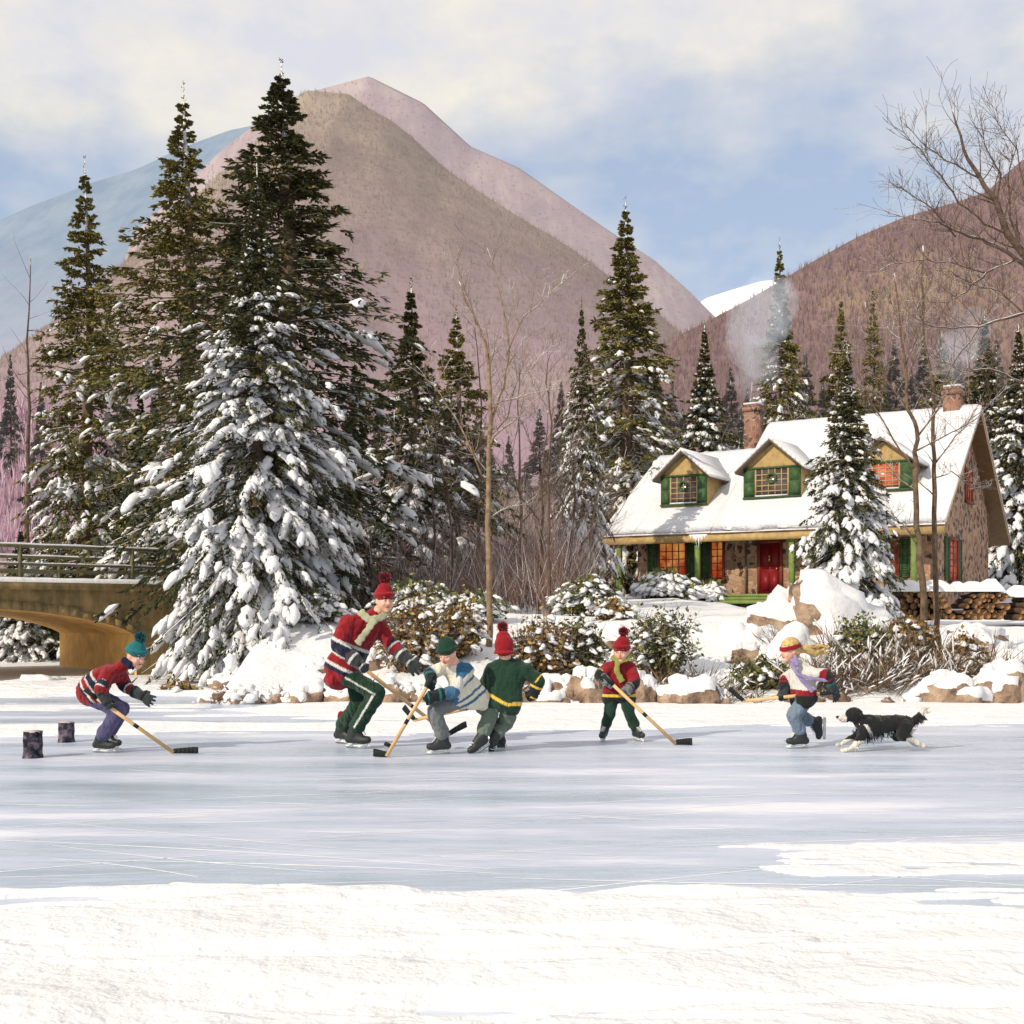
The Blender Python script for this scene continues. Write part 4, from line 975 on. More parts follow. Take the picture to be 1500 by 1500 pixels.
# dormers
def dormer(pxc, hw, py_sill, py_top, py_peak, sl, glass, cols, rows, wreath=False):
    bf = 1.35; s = s_of(pxc, bf); zs, ze, zp = z_of(py_sill, s, bf), z_of(py_top, s, bf), z_of(py_peak, s, bf)
    zb = zs-.12
    back = lambda z: (z-sl(0)-.2)/((sl(2)-sl(1)))
    bw = max(back(ze), bf+.3)+.4; bp = back(zp)+.3
    g = MB()
    A = [(s-hw, zb), (s+hw, zb), (s+hw, ze), (s, zp-.12), (s-hw, ze)]
    g.poly([HP(a, bf, z) for a, z in A][::-1])
    for k in (-1, 1): g.poly([HP(s+k*hw, bf, zb), HP(s+k*hw, bf, ze), HP(s+k*hw, bw, ze), HP(s+k*hw, bw, zb)])
    g.poly([HP(s-hw, bf, ze), HP(s, bf, zp-.12), HP(s, bp, zp-.12), HP(s-hw, bw, ze)]); g.poly([HP(s+hw, bf, ze), HP(s, bf, zp-.12), HP(s, bp, zp-.12), HP(s+hw, bw, ze)])
    d = part(g, 'dormer', M['ochre'])
    ov, of = .22, .30; k_ = (zp-ze)/hw
    for lift, th, nm, mt, ex in ((-.06, .08, 'dormer_roof', M['shing'], 0), (.022, .11, 'roof_snow', M['roofsnow'], .03)):
        g = MB()
        for sg in (-1, 1):
            e = [(s+sg*(hw+ov+ex), zp-k_*(hw+ov+ex)), (s, zp)]
            n = 8 if ex else 1; L_ = []
            for i in range(n+1):
                t_ = i/n; a = e[0][0]*(1-t_)+e[1][0]*t_; z = e[0][1]*(1-t_)+e[1][1]*t_
                bb = max(back(z-.05)+.25, bf+.2); L_.append((a, z, bb))
            for i in range(n):
                (a0, z0, q0), (a1, z1, q1) = L_[i], L_[i+1]; f_ = bf-of-ex; w0 = .02*noise.noise((a0*3, z0*3, 1))*(ex > 0); w1 = .02*noise.noise((a1*3, z1*3, 1))*(ex > 0)
                g.box8([HP(a0, f_, z0+lift), HP(a1, f_, z1+lift), HP(a1, q1, z1+lift), HP(a0, q0, z0+lift), HP(a0, f_, z0+lift+th+w0), HP(a1, f_, z1+lift+th+w1), HP(a1, q1, z1+lift+th+w1), HP(a0, q0, z0+lift+th+w0)])
        part(g, nm, mt, d)
    ww = hw*.56
    def bx(g, a0, a1, z0_, z1_, d0, d1): hbox(g, a0, a1, bf-d1, bf-d0, z0_, z1_)
    g = MB(); bx(g, s-ww, s+ww, zs, ze-.1, .003, .02); part(g, 'pane', glass, d)
    g = MB()
    for i in range(0, cols+1): x = s-ww+2*ww*i/cols; t_ = .03 if i in (0, cols) else .018; bx(g, x-t_, x+t_, zs, ze-.1, .02, .045)
    for i in range(1, rows): z = zs+(ze-.1-zs)*i/rows; bx(g, s-ww, s+ww, z-.018, z+.018, .02, .042)
    part(g, 'muntins', M['tan'], d)
    for k in (-1, 1):
        a0, a1 = sorted((s+k*(ww+.03), s+k*(hw-.02)))
        g = MB(); bx(g, a0, a1, zs, ze-.08, .003, .05)
        for z0_, z1_ in ((zs+.06, (zs+ze)/2-.06), ((zs+ze)/2+.0, ze-.16)): bx(g, a0+.05, a1-.05, z0_, z1_, .05, .065)
        part(g, 'shutter', M['green'], d)
    g = MB(); bx(g, s-hw-.03, s+hw+.03, ze-.08, ze-.01, .0, .08); bx(g, s-hw, s+hw, zs-.07, zs-.002, 0, .09); part(g, 'window_trim', M['green'], d)
    g = MB(); bx(g, s-ww, s+ww, zs, zs+.05, .05, .12); part(g, 'sill_snow', M['roofsnow'], d)
    if wreath:
        g = MB(); c = HP(s, bf-.09, (zs+ze)/2+.12); n = 14
        P_ = [c+(-ea)*(.17*math.cos(6.283*i/n))+Vector((0,0,.17*math.sin(6.283*i/n))) for i in range(n+1)]
        g.tube(P_, .045, 7); part(g, 'wreath', M['green'], d)
    return d
dormer(1002, .98, 738, 695, 662, sl_w, M['pane'], 4, 5, True)
dormer(1131, 1.12, 727, 683, 645, sl_m, M['pane'], 5, 5, True)
dormer(1293, 1.05, 717, 675, 642, sl_m, M['glowred'], 5, 6)
def chimney(px, b, w, ztop, zbot):
    s = s_of(px, b); g = MB(); hw = w/2
    hbox(g, s-hw, s+hw, b-hw, b+hw, zbot, ztop-.28); hbox(g, s-hw-.06, s+hw+.06, b-hw-.06, b+hw+.06, ztop-.28, ztop-.12)
    hbox(g, s-hw, s+hw, b-hw, b+hw, ztop-.12, ztop); c = part(g, 'chimney', M['chimney'])
    g = MB(); hbox(g, s-hw-.02, s+hw+.02, b-hw-.02, b+hw+.02, ztop+.002, ztop+.07); part(g, 'snow_cap', M['roofsnow'], c)
    g = MB(); p = HP(s, b, ztop); g.tube([p, p+Vector((0,0,.25))], [.14, .12], 12); part(g, 'flue', M['shing'], c)
chimney(1104, 6.3, .62, 10.15, 5.0); chimney(1396, 5.85, .60, 10.0, 8.0)

# ---------------------------------------------------------------- smoke
def smoke(name, label, pts, dens, scale, c=(.93,.96,1.0), wisp=.5):
    g = MB(); o0 = Vector(pts[0][0])
    for i in range(len(pts)-1):
        (p0, r0_), (p1, r1_) = pts[i], pts[i+1]
        for k in range(5):
            t = k/5; g.sph(Vector(p0).lerp(Vector(p1), t), r0_+(r1_-r0_)*t, 14, 9)
    me = voxmesh(g, .16, 4, .55, .8)
    for v in me.vertices: v.co -= o0
    m = bpy.data.materials.new(name); m.use_nodes = True; nt = m.node_tree; nt.nodes.clear()
    out = N(nt, 'ShaderNodeOutputMaterial'); pv = N(nt, 'ShaderNodeVolumePrincipled'); nt.links.new(pv.outputs[0], out.inputs['Volume'])
    pv.inputs['Color'].default_value = (*c, 1); pv.inputs['Anisotropy'].default_value = 0; pv.inputs['Emission Color'].default_value = (.62,.72,.9,1); pv.inputs['Emission Strength'].default_value = .05  # faint blue glow added to brighten the smoke
    n = noisetex(nt, coords(nt, 'Object', (1,1,.6), (0,.5,0)), scale, 6, .62); r = ramp(nt, [(wisp-.05, (0,0,0)), (wisp+.12, (1,1,1))], n)
    nt.links.new(math_(nt, 'MULTIPLY', r.outputs[0], dens), pv.inputs['Density'])
    me.materials.clear(); me.materials.append(m)
    o = link(name, me, None, o0); return tag(o, label, 'smoke')
def voxmesh(g, vox, smooth=3, noise_amp=0.0, nscale=9, seed=0):
    me = g.mesh('tmp', []); ob = bpy.data.objects.new('tmp', me); col.objects.link(ob)
    md = ob.modifiers.new('r', 'REMESH'); md.mode = 'VOXEL'; md.voxel_size = vox; md.use_smooth_shade = True
    if smooth: ms = ob.modifiers.new('s', 'SMOOTH'); ms.factor = .5; ms.iterations = smooth
    dg = bpy.context.evaluated_depsgraph_get(); dg.update()
    nm = bpy.data.meshes.new_from_object(ob.evaluated_get(dg))
    bpy.data.objects.remove(ob); bpy.data.meshes.remove(me)
    if noise_amp:
        n = len(nm.vertices); co = np.zeros(n*3, dtype=np.float32); nm.vertices.foreach_get('co', co); no = np.zeros(n*3, dtype=np.float32); nm.vertices.foreach_get('normal', no)
        co = co.reshape(-1, 3); no = no.reshape(-1, 3)
        d = np.array([noise.noise((c[0]*nscale+seed, c[1]*nscale, c[2]*nscale*.7))+.5*noise.noise((c[0]*nscale*2.3, c[1]*nscale*2.3+seed, c[2]*nscale*2.3)) for c in co.tolist()])
        co = co+no*(d*noise_amp)[:, None]; nm.vertices.foreach_set('co', co.astype(np.float32).ravel())
    return nm
smoke('chimney_smoke', 'pale blue smoke drifting up from the left chimney of the house', [(at(1105,590,50.5), .22),(at(1103,572,51), .38),(at(1104,555,51), .55),(at(1116,530,52), .9),(at(1098,498,53), 1.15),(at(1110,465,54), 1.4),(at(1140,435,56), 1.3)], .26, .8, wisp=.48)
smoke('chimney_smoke', 'thin smoke rising from the right chimney near the gable', [(at(1397,563,46.5), .25),(at(1392,540,47), .5),(at(1402,510,48), .8),(at(1425,480,49), 1.0)], .16, .9, wisp=.48)

# ---------------------------------------------------------------- woodpile
M['logbark'] = plain('log_bark', (.10,.06,.04), .95, .4, 12, .6)
M['logend'] = plain('sawn_log_end', (.34,.18,.08), .85, .5, 3, .2)
def log_mesh(seed):
    rr = random.Random(seed); n = 10; r = [1+rr.uniform(-.1, .1) for _ in range(n)]; g = MB()
    for y in (-.5, .5):
        for k in range(n): a = 6.283*k/n; g.v.append((r[k]*math.cos(a), y, r[k]*math.sin(a)))
    for k in range(n): g.face([k, (k+1) % n, n+(k+1) % n, n+k], 0)
    g.face(list(range(n)), 1); g.face([n+k for k in range(n)][::-1], 1)
    return g.mesh('log', [M['logbark'], M['logend']])
logs = [log_mesh(i) for i in range(5)]; rr = random.Random(2); cnt = 0; YW = 33.
for (px0, px1, rows, zt_) in ((1296, 1392, 5, 872), (1392, 1462, 5, 874), (1474, 1530, 4, 878)):
    x0, x1 = xat(px0, YW), xat(px1, YW); zb_ = CH+(HZ-908)*YW/F
    r = .085; n = int((x1-x0)/(2*r))
    for j in range(rows):
        for i in range(n-(j if px0 != 1392 else 0)//1):
            if cnt >= 230: break
            x = x0+(2*i+1+j*(.98))*r; q = r*rr.choice([.72, .85, .95, 1.05, 1.15])*rr.uniform(.92, 1.05); x += rr.uniform(-.02, .02)
            if x > x1: continue
            o = link('log', rr.choice(logs)); o.location = (x, YW+rr.uniform(-.08, .08)-.1, zb_+r+j*r*1.68+rr.uniform(-.035, .035)); o.scale = (q, .9, q); o.rotation_euler = (0, rr.uniform(0, 6), rr.uniform(-.05, .05))
            tag(o, 'short round firewood log with pale sawn end in the snow topped woodpile', 'log', 'logs stacked in the woodpile'); cnt += 1
    g = MB(); nseg = 24; V = []
    for i in range(nseg+1):
        x = x0+(x1-x0)*i/nseg; e = min(1, i/3, (nseg-i)/3)**.5 if 0 < i < nseg else 0
        h = (.26+.22*noise.noise((x*2.6, 1, 0)))*e; zb2 = zb_+rows*r*1.76+.02
        for y, z in ((-.55, -.02), (-.52, h*.55), (-.25, h), (.15, h*1.05), (.5, h*.6), (.52, -.02)): V.append((x, YW+y+.04*noise.noise((x*3, y, 4)), zb2+z))
    g.v = V
    for i in range(nseg):
        for k in range(5): g.face([i*6+k, (i+1)*6+k, (i+1)*6+k+1, i*6+k+1])
    lab = {1296: 'snow lying on the left end of the woodpile behind the bare tree trunks', 1392: 'snow lying on the middle of the woodpile by the gable wall', 1474: 'snow lying on the low right end of the woodpile'}[px0]
    o = g.build('snow_cover', M['treesnow'], None, True, origin=(x0, YW, zb_)); tag(o, lab, 'snow')
# ---------------------------------------------------------------- people
def skinmat():
    m, nt, b = newmat('skin'); v = coords(nt); n = noisetex(nt, v, 14, 3)
    r = ramp(nt, [(.35,(.62,.30,.20)),(.65,(.74,.44,.32))], n); nt.links.new(r.outputs[0], b.inputs['Base Color'])
    b.inputs['Roughness'].default_value = .5; b.inputs['Subsurface Weight'].default_value = .08; b.inputs['Subsurface Radius'].default_value = (.02,.008,.004); return m
M['skin'] = skinmat()
def cloth(name, c, knit=60, bmp=.35, var=.2): return plain(name, c, .92, var, 9, bmp, .15) if not knit else clothm(name, c, knit, bmp, var)
def clothm(name, c, knit, bmp, var):
    m, nt, b = newmat(name); v = coords(nt); n = noisetex(nt, v, 7, 5)
    r = ramp(nt, [(.3, tuple(x*(1-var) for x in c)), (.7, tuple(min(1, x*(1+var)) for x in c))], n); nt.links.new(r.outputs[0], b.inputs['Base Color'])
    b.inputs['Roughness'].default_value = .95; b.inputs['Specular IOR Level'].default_value = .1
    b.inputs['Sheen Weight'].default_value = .15
    n2 = noisetex(nt, v, knit, 3, .7); bump(nt, b, n2, bmp, .008); return m
PALD = dict(red=(.24,.010,.016), navy=(.012,.016,.038), white=(.62,.60,.56), dkgreen=(.012,.040,.022), black=(.012,.016,.016),
     yellow=(.72,.47,.07), blue=(.03,.12,.22), teal=(.015,.13,.14), grey=(.16,.17,.17), jean=(.15,.20,.26), purple=(.085,.075,.16), lilac=(.25,.20,.36), lime=(.26,.28,.07), greyscarf=(.33,.33,.22),
     cream=(.70,.66,.52), charcoal=(.035,.04,.045), sagegrey=(.13,.17,.13), bluestripe=(.05,.13,.22))
C = {k: cloth(k+'_cloth', c) for k, c in PALD.items()}
PAL = {k+'_cloth': c for k, c in PALD.items()}; PAL['black_fur'] = (.012,.013,.014); PAL['white_fur'] = (.66,.62,.54)
M['hair'] = plain('blonde_hair', (.52,.36,.14), .5, .4, 30, .6); M['brownhair'] = plain('brown_hair', (.12,.06,.03), .6, .3, 30, .5)
M['eyew'] = plain('eye_white', (.75,.72,.68), .3, .02, 3); M['eyed'] = plain('iris', (.03,.02,.015), .2, .1, 3); M['lips'] = plain('lips', (.42,.09,.07), .5, .1, 5)
M['leather'] = plain('black_leather', (.018,.022,.022), .5, .3, 20, .4, .5); M['steel'] = plain('steel', (.6,.6,.62), .25, .1, 5, metal=1)
M['holder'] = plain('white_plastic', (.75,.75,.72), .4, .05, 5); M['lace'] = plain('white_laces', (.75,.74,.7), .8, .1, 8)
M['wood'] = plain('ash_wood', (.62,.40,.19), .5, .15, 9, .1); M['tape'] = plain('black_tape', (.015,.02,.018), .85, .3, 30, .5)
M['rubber'] = plain('black_rubber', (.012,.012,.012), .6, .2, 12, .2)
V3 = Vector
def frame(f, up=(0,0,1)):
    f = V3(f).normalized(); r = f.cross(V3(up)).normalized(); return f, r.cross(f).normalized(), r
def capchain(g, pts, rad, m=0):
    for i in range(len(pts)-1): g.cap(pts[i], pts[i+1], rad[i], rad[i+1])
def head_geo(g, c, f, u, r, k):
    E = lambda p, a, b_, c_: g.ell(p, (r*a*k, f*b_*k, u*c_*k), 18, 12)
    E(c+u*.030*k-f*.012*k, .076, .095, .098); E(c+f*.018*k-u*.032*k, .066, .071, .078)
    E(c+f*.058*k-u*.088*k, .030, .028, .024)
    g.cap(c+f*.088*k+u*.008*k, c+f*.103*k-u*.024*k, .008*k, .0125*k)
    for s in (-1, 1): E(c+r*s*.074*k-f*.005*k-u*.01*k, .012, .020, .030); E(c+r*s*.034*k+f*.060*k-u*.03*k, .026, .026, .028)
    E(c+f*.078*k+u*.040*k, .055, .012, .012)
def face_parts(body, c, f, u, r, k, o0, gaze=0):
    def B(g, n, m, par=body, sm_=True):
        return g.build(n, m, par, sm_, origin=o0)
    for s in (-1, 1):
        g = MB(); g.ell(c+r*s*.031*k+f*.0815*k+u*.008*k, (r*.0125*k, f*.010*k, u*.0065*k)); e = B(g, 'eye', M['eyew'])
        g = MB(); g.sph(c+r*(s*.031+gaze)*k+f*.0860*k+u*.008*k, .0066*k); B(g, 'iris', M['eyed'], e)
        g = MB(); g.tube([c+r*s*.016*k+f*.0925*k+u*.030*k, c+r*s*.033*k+f*.090*k+u*.035*k, c+r*s*.050*k+f*.080*k+u*.028*k], [.002*k, .003*k, .0018*k], 6); B(g, 'eyebrow', M['brownhair'])
    g = MB(); g.ell(c+f*.084*k-u*.055*k, (r*.024*k, f*.008*k, u*.0065*k)); B(g, 'mouth', M['lips'])
def hat(body, c, f, u, r, k, o0, mat, pom=True, tilt=(0,0,0), tall=1.0, pommat=None, full=False):
    tip = c+u*.155*k*tall+V3(tilt)*k; g = MB()
    g.ell(c+u*.055*k-f*.010*k, (r*.090*k, f*.106*k, u*.085*k), 20, 12) if not full else g.ell(c+u*.015*k-f*.012*k, (r*.094*k, f*.110*k, u*.115*k), 20, 12)
    if not pom: g.ell(c+u*.060*k-f*.012*k, (r*.083*k, f*.098*k, u*.105*k), 20, 12); g.cap(c+u*.155*k, c+u*.185*k+r*.01*k, .016*k, .006*k)
    if pom: g.ell((c+u*.05*k)*.35+tip*.65-u*.03*k, (r*.070*k, f*.078*k, u*.070*k), 18, 10)
    # fold around the brow
    n = 18; P_ = [c+u*((-.055 if full else .052)+.014*math.cos(6.283*i/n))*k-f*.008*k+r*(.090*k*math.sin(6.283*i/n))+f*(.108*k*math.cos(6.283*i/n)) for i in range(n+1)]
    g.tube(P_, .014*k, 8)
    me = voxmesh(g, .0085, 2, .003, 40, 3); me.materials.append(mat)
    for v in me.vertices: v.co -= V3(o0)
    h = link('knit_hat', me, body)
    if pom:
        rg_ = np.random.default_rng(7); n = 420; D = rg_.normal(0, 1, (n, 3)); pc = tip+u*.035*k
        V, q = blades(np.zeros((n, 3))+np.array(pc-V3(o0)), D, .066*k*rg_.uniform(.7, 1.1, n), np.full(n, .008*k), rg_)
        link('pompom', npmesh('pompom', V, [q], [pommat or mat]), h)
    return h
def fingers_grip(g, p, ax, d, k, r):
    """hand closed on a shaft through p along ax; d = direction the forearm arrives from (elbow->hand)"""
    ax = ax.normalized(); pal = (d-ax*d.dot(ax)); pal = pal.normalized() if pal.length > .05 else ax.orthogonal().normalized()
    w = ax.cross(pal).normalized(); back = p-pal*(.042*k)
    g.ell(back-w*.004*k, (ax*.050*k, pal*.026*k, w*.040*k), 14, 9)
    for i in range(4):
        o = p+ax*((i-1.5)*.024*k); rr_ = .0125*k*(1 if i in (1, 2) else .9); pts = []
        for a in (-2.5, -1.2, .1, 1.5, 2.7): pts.append(o+(pal*math.cos(a)+w*math.sin(a))*((.031+r*.4)*k))
        pts = [o-pal*.040*k+w*.030*k]+[o+(pal*math.cos(a)+w*math.sin(a))*(.030*k) for a in (1.9, .9, -.2, -1.3)]
        capchain(g, pts, [rr_*1.1, rr_*1.05, rr_, rr_*.95, rr_*.85])
    t0 = p-pal*.040*k-w*.02*k+ax*.035*k; capchain(g, [t0, t0-w*.012*k+pal*.028*k+ax*.016*k, p+pal*.026*k-w*.024*k+ax*.014*k], [.016*k, .014*k, .012*k])
def fingers_open(g, p, d, k, side, curl=.5):
    d = d.normalized(); side = V3(side); side = (side-d*side.dot(d)).normalized(); n = d.cross(side)
    g.ell(p-d*.01*k, (d*.050*k, side*.044*k, n*.022*k), 14, 9)
    for i, L_ in enumerate((.070, .080, .075, .058)):
        b_ = p+d*.030*k+side*((i-1.5)*.024*k); dd = (d+side*(i-1.5)*.16).normalized(); pts = [b_]
        for j in range(3): dd = (dd+n*curl*(.2+.2*j)).normalized(); pts.append(pts[-1]+dd*L_*k/2.6)
        capchain(g, pts, [.0145*k, .0135*k, .0125*k, .011*k])
    t0 = p-d*.02*k-side*.036*k; capchain(g, [t0, t0-side*.024*k+d*.022*k, t0-side*.030*k+d*.052*k+n*.01*k], [.017*k, .014*k, .012*k])
def dyed():
    m, nt, b = newmat('dyed_cloth'); v = coords(nt); n = noisetex(nt, v, 7, 5); at_ = N(nt, 'ShaderNodeAttribute', attribute_name='dye')
    nt.links.new(mix(nt, math_(nt, 'MULTIPLY', n, .35), at_.outputs['Color'], (.02,.02,.02)), b.inputs['Base Color'])
    b.inputs['Roughness'].default_value = .95; b.inputs['Specular IOR Level'].default_value = .1; b.inputs['Sheen Weight'].default_value = .15
    v2 = coords(nt, 'Object', (1, 1, .45), (.3, .5, .2)); n1 = noisetex(nt, v2, 13, 3, .5); n2 = noisetex(nt, v, 60, 3, .7)
    bump(nt, b, math_(nt, 'ADD', n1, math_(nt, 'MULTIPLY', n2, .14)), 1., .06); return m
M['dyed'] = dyed()
def vox_part(g, name, mats, parent, o0, vox=.011, sm_=3, amp=0, ns=9, seed=0, colour=None):
    me = voxmesh(g, vox, sm_, amp, ns, seed)
    if colour:
        me.materials.append(M['furcoat'] if name == 'dog' else M['dyed']); pal = [tuple(x*1.2 for x in PAL[m.name]) for m in mats]; a = me.color_attributes.new('dye', 'FLOAT_COLOR', 'POINT')
        cc = np.ones((len(me.vertices), 4), dtype=np.float32)
        for i, v in enumerate(me.vertices): cc[i, :3] = pal[colour(V3(v.co))]
        a.data.foreach_set('color', cc.ravel())
    else:
        for m in (mats if isinstance(mats, (list, tuple)) else [mats]): me.materials.append(m)
    for v in me.vertices: v.co -= V3(o0)
    return link(name, me, parent)
def proj(p, a, b):
    ab = b-a; L2 = max(ab.length_squared, 1e-9); t = (p-a).dot(ab)/L2; tc_ = max(0, min(1, t)); return t, (p-(a+ab*tc_)).length
def skate(body, ank, f, shin, k, o0, up=None):
    """boot with laces, blade holder and steel runner; f = toe direction"""
    up = V3(up) if up is not None else V3((0,0,1)); f = V3(f).normalized(); r = f.cross(up).normalized(); u = r.cross(f).normalized()
    heel = ank-f*.035*k-u*.045*k; ball = ank+f*.125*k-u*.052*k; toe = ank+f*.165*k-u*.048*k; g = MB()
    capchain(g, [ank+shin*.10*k, ank+shin*.03*k, ank-u*.02*k], [.062*k, .060*k, .056*k]); capchain(g, [heel, ank+f*.04*k-u*.038*k, ball, toe], [.044*k, .050*k, .046*k, .038*k])
    g.cap(ank-u*.005*k, ank+f*.09*k-u*.030*k, .052*k, .044*k); g.cap(ank+shin*.05*k+f*.01*k, ank+f*.07*k-u*.01*k, .055*k, .045*k); g.cap(ank+shin*.10*k+f*.03*k, ank+shin*.14*k+f*.055*k, .022*k, .012*k); g.cap(ank+shin*.09*k-f*.04*k, ank+shin*.16*k-f*.05*k, .02*k, .014*k)
    b_ = vox_part(g, 'skate', M['leather'], body, o0, .009, 2)
    g = MB()
    for i in range(5):
        t_ = i/4; p = (ank+shin*.07*k+f*.068*k)*(1-t_)+(ank+f*.135*k+u*.006*k)*t_
        g.tube([p-r*.026*k-u*.004*k, p+f*.006*k+u*.007*k, p+r*.026*k-u*.004*k], .0055*k, 6)
    g.build('laces', M['lace'], b_, True, origin=o0)
    s0 = heel-u*.036*k; s1 = toe-u*.030*k; g = MB()
    for a, c in ((-.01, .05), (.13, .20)):
        P_ = [heel+f*a*k-u*.030*k, heel+f*c*k-u*.030*k, heel+f*(c-.008)*k-u*.060*k, heel+f*(a+.008)*k-u*.060*k]
        g.box8([p-r*.016*k for p in P_]+[p+r*.016*k for p in P_])
    P_ = [heel-f*.035*k-u*.056*k, heel+f*.225*k-u*.056*k, heel+f*.235*k-u*.072*k, heel-f*.03*k-u*.072*k]; g.box8([p-r*.006*k for p in P_]+[p+r*.006*k for p in P_])
    g.build('blade_holder', M['holder'], b_, False, origin=o0); g = MB()
    P_ = [heel-f*.032*k-u*.0715*k, heel+f*.235*k-u*.0715*k, heel+f*.222*k-u*.088*k, heel-f*.022*k-u*.088*k]; g.box8([p-r*.0025*k for p in P_]+[p+r*.0025*k for p in P_])
    g.build('runner', M['steel'], b_, False, origin=o0)
SOLE = .045+.088    # ankle joint above the ice, per unit size
def person(d):
    Y0 = d['Y0']; k = d.get('k', 1); kb = d['kb']
    J = lambda t: at(t[0], t[1], Y0+t[2])
    c = J(d['head']); f, u, r = frame(d['f'], d.get('hup', (0,0,1))); neck = J(d['neck'])
    sa, sb, pa, pb = [J(d[x]) for x in ('sa', 'sb', 'pa', 'pb')]
    RA0 = d['ra']; ctr0 = (sa+sb)/2; dn0 = ((pa+pb)/2-ctr0).normalized()
    sa = sa+dn0*RA0*.55+(ctr0-sa).normalized()*RA0*.35; sb = sb+dn0*RA0*.55+(ctr0-sb).normalized()*RA0*.35
    arms = [(s_, J(d[a][0]), J(d[a][1])) for s_, a in ((sa, 'armA'), (sb, 'armB'))]
    legs = []
    for h_, a in ((pa, 'legA'), (pb, 'legB')):
        kn, an, toe, ground = d[a][:4]; kn = J(kn); an = J(an); tilt = d[a][4] if len(d[a]) > 4 else None
        if ground: an.z = SOLE*kb+.004
        legs.append((h_-V3((0,0,.03)), kn, an, V3(toe), tilt))
    ms, mp = (sa+sb)/2, (pa+pb)/2; o0 = V3((mp.x, mp.y, 0)); cap_ = (ms-mp).length
    # body
    g = MB(); head_geo(g, c, f, u, r, k); g.cap(c-u*.05*k-f*.02*k, neck, .050*k, .058*k)
    up_ = (ms-mp).normalized(); ac = (sb-sa); nn = up_.cross(ac.normalized()).normalized(); th = d['th']; RA = d['ra']; RL = d['rl']
    for i in range(7):
        t_ = i/6; ctr = ms.lerp(mp, t_)+nn*0; half = (sb-sa).lerp(pb-pa, t_)/2
        hl = half.length; g.ell(ctr, (half*(1+.01/hl), nn*(th*.55), up_*(cap_/5)), 14, 9)
    for (s_, e, h_), gr in zip(arms, (d.get('grA'), d.get('grB'))):
        dd = (h_-e).normalized(); capchain(g, [s_, e, h_-dd*.04*kb], [RA*.55, RA*.48, RA*.42])
        if gr and gr[0] == 'grip': fingers_grip(g, h_, (J(gr[2])-J(gr[1])), dd, kb*.8, 0)
        else: fingers_open(g, h_, dd, kb*.8, gr[1] if gr else (0,0,1))
    for h_, kn, an, toe, ti in legs:
        capchain(g, [h_, kn, an], [RL*.7, RL*.5, RL*.36]); g.cap(an, an+toe.normalized()*.07*kb, RL*.3, RL*.22)
    body = vox_part(g, 'person', M['skin'], None, o0, .0095, 3); body.location = o0
    tag(body, d['label'], 'person'); body['group'] = 'skaters playing on the frozen river'
    if d.get('face', True): face_parts(body, c, f, u, r, k, o0, d.get('gaze', 0))
    # jersey
    g = MB(); low = mp-up_*d.get('hem', .08)
    for i in range(10):
        t_ = i/9; ctr = ms.lerp(low, t_)+nn*(d.get('bend', 0)*math.sin(math.pi*t_)); half = (sb-sa).lerp((pb-pa)*d.get('flare', 1.25), t_)/2*(.90+.1*t_)
        hl = half.length; th_ = th*(.86+.2*t_); g.ell(ctr, (half*(1+(RA*.75)/hl), nn*th_, up_*(cap_/4.6)), 18, 12)
    for s_ in (sa, sb): g.cap(s_, neck.lerp(ms, .25), RA*.98, .062*k)
    g.cap(ms, neck+(c-neck).normalized()*.012, th*.62, .066*k)
    for s_, e, h_ in arms:
        w_ = h_-(h_-e).normalized()*.075*kb; capchain(g, [s_, e, w_], [RA*1.05, RA*.95, RA*.74])
        q = e+(s_-e)*.2; g.sph(e.lerp(q, .5), RA*1.02)
    for p_, (h_, kn, an, toe, ti) in zip((pa, pb), legs):
        g.cap(p_.lerp(mp, .15)-V3((0,0,.01)), p_.lerp(kn, d.get('skirt', .20)), RL*1.36, RL*1.26); g.cap(p_.lerp(mp, .1), p_.lerp(ms, .4), RL*1.34, RL*1.15)
    def jc(p):
        best = ('t', 9, 0)
        t_, dist = proj(p, ms, low); hw = (sb-sa).length/2
        side = abs((p-ms).dot(ac.normalized())); dtorso = max(0, dist-max(0, min(side, hw)))
        cand = [(dist-hw*.9 if False else dtorso/th, 'T', t_)]
        for s_, e, h_ in arms:
            w_ = h_-(h_-e).normalized()*.075*kb; L1 = (e-s_).length; L2 = (w_-e).length
            t1, d1 = proj(p, s_, e); t2, d2 = proj(p, e, w_)
            if t1 < .12 and d1 < 9: d1 += .03
            if d1 < d2: cand.append((d1/RA, 'A', max(t1, 0)*L1/(L1+L2)))
            else: cand.append((d2/RA, 'A', (L1+max(0, min(1, t2))*L2)/(L1+L2)))
        m_ = min(cand); return d['jcol'](m_[1], m_[2], p, locals_)
    locals_ = dict(ms=ms, mp=mp, low=low, ac=ac.normalized(), nn=nn, up=up_)
    vox_part(g, 'jersey', [C[x] for x in d['jm']], body, o0, .010, 3, .018*kb, 8, Y0, jc)
    # trousers
    g = MB()
    for h_, kn, an, toe, ti in legs:
        sh = (kn-an).normalized(); capchain(g, [h_, kn, an+sh*.115*kb], [RL*.98, RL*.86, RL*.74]); g.cap(an+sh*.13*kb, an+sh*.10*kb, RL*.80, RL*.82)
    g.cap(pa+up_*.03, pb+up_*.03, RL*.92, RL*.92)
    def pc(p):
        if 'pcol' not in d: return 0
        best = None
        for h_, kn, an, toe, ti in legs:
            for a, b_, s0_ in ((h_, kn, 0), (kn, an, 1)):
                t_, dd = proj(p, a, b_)
                if best is None or dd < best[0]:
                    ax_ = (b_-a).normalized(); q = p-(a+(b_-a)*max(0, min(1, t_))); fw = toe.normalized(); lat = fw.cross(V3((0,0,1))).normalized(); best = (dd, s0_+t_, q.dot(lat)/max(dd, .001), q)
        return d['pcol'](best[1], best[2], p)
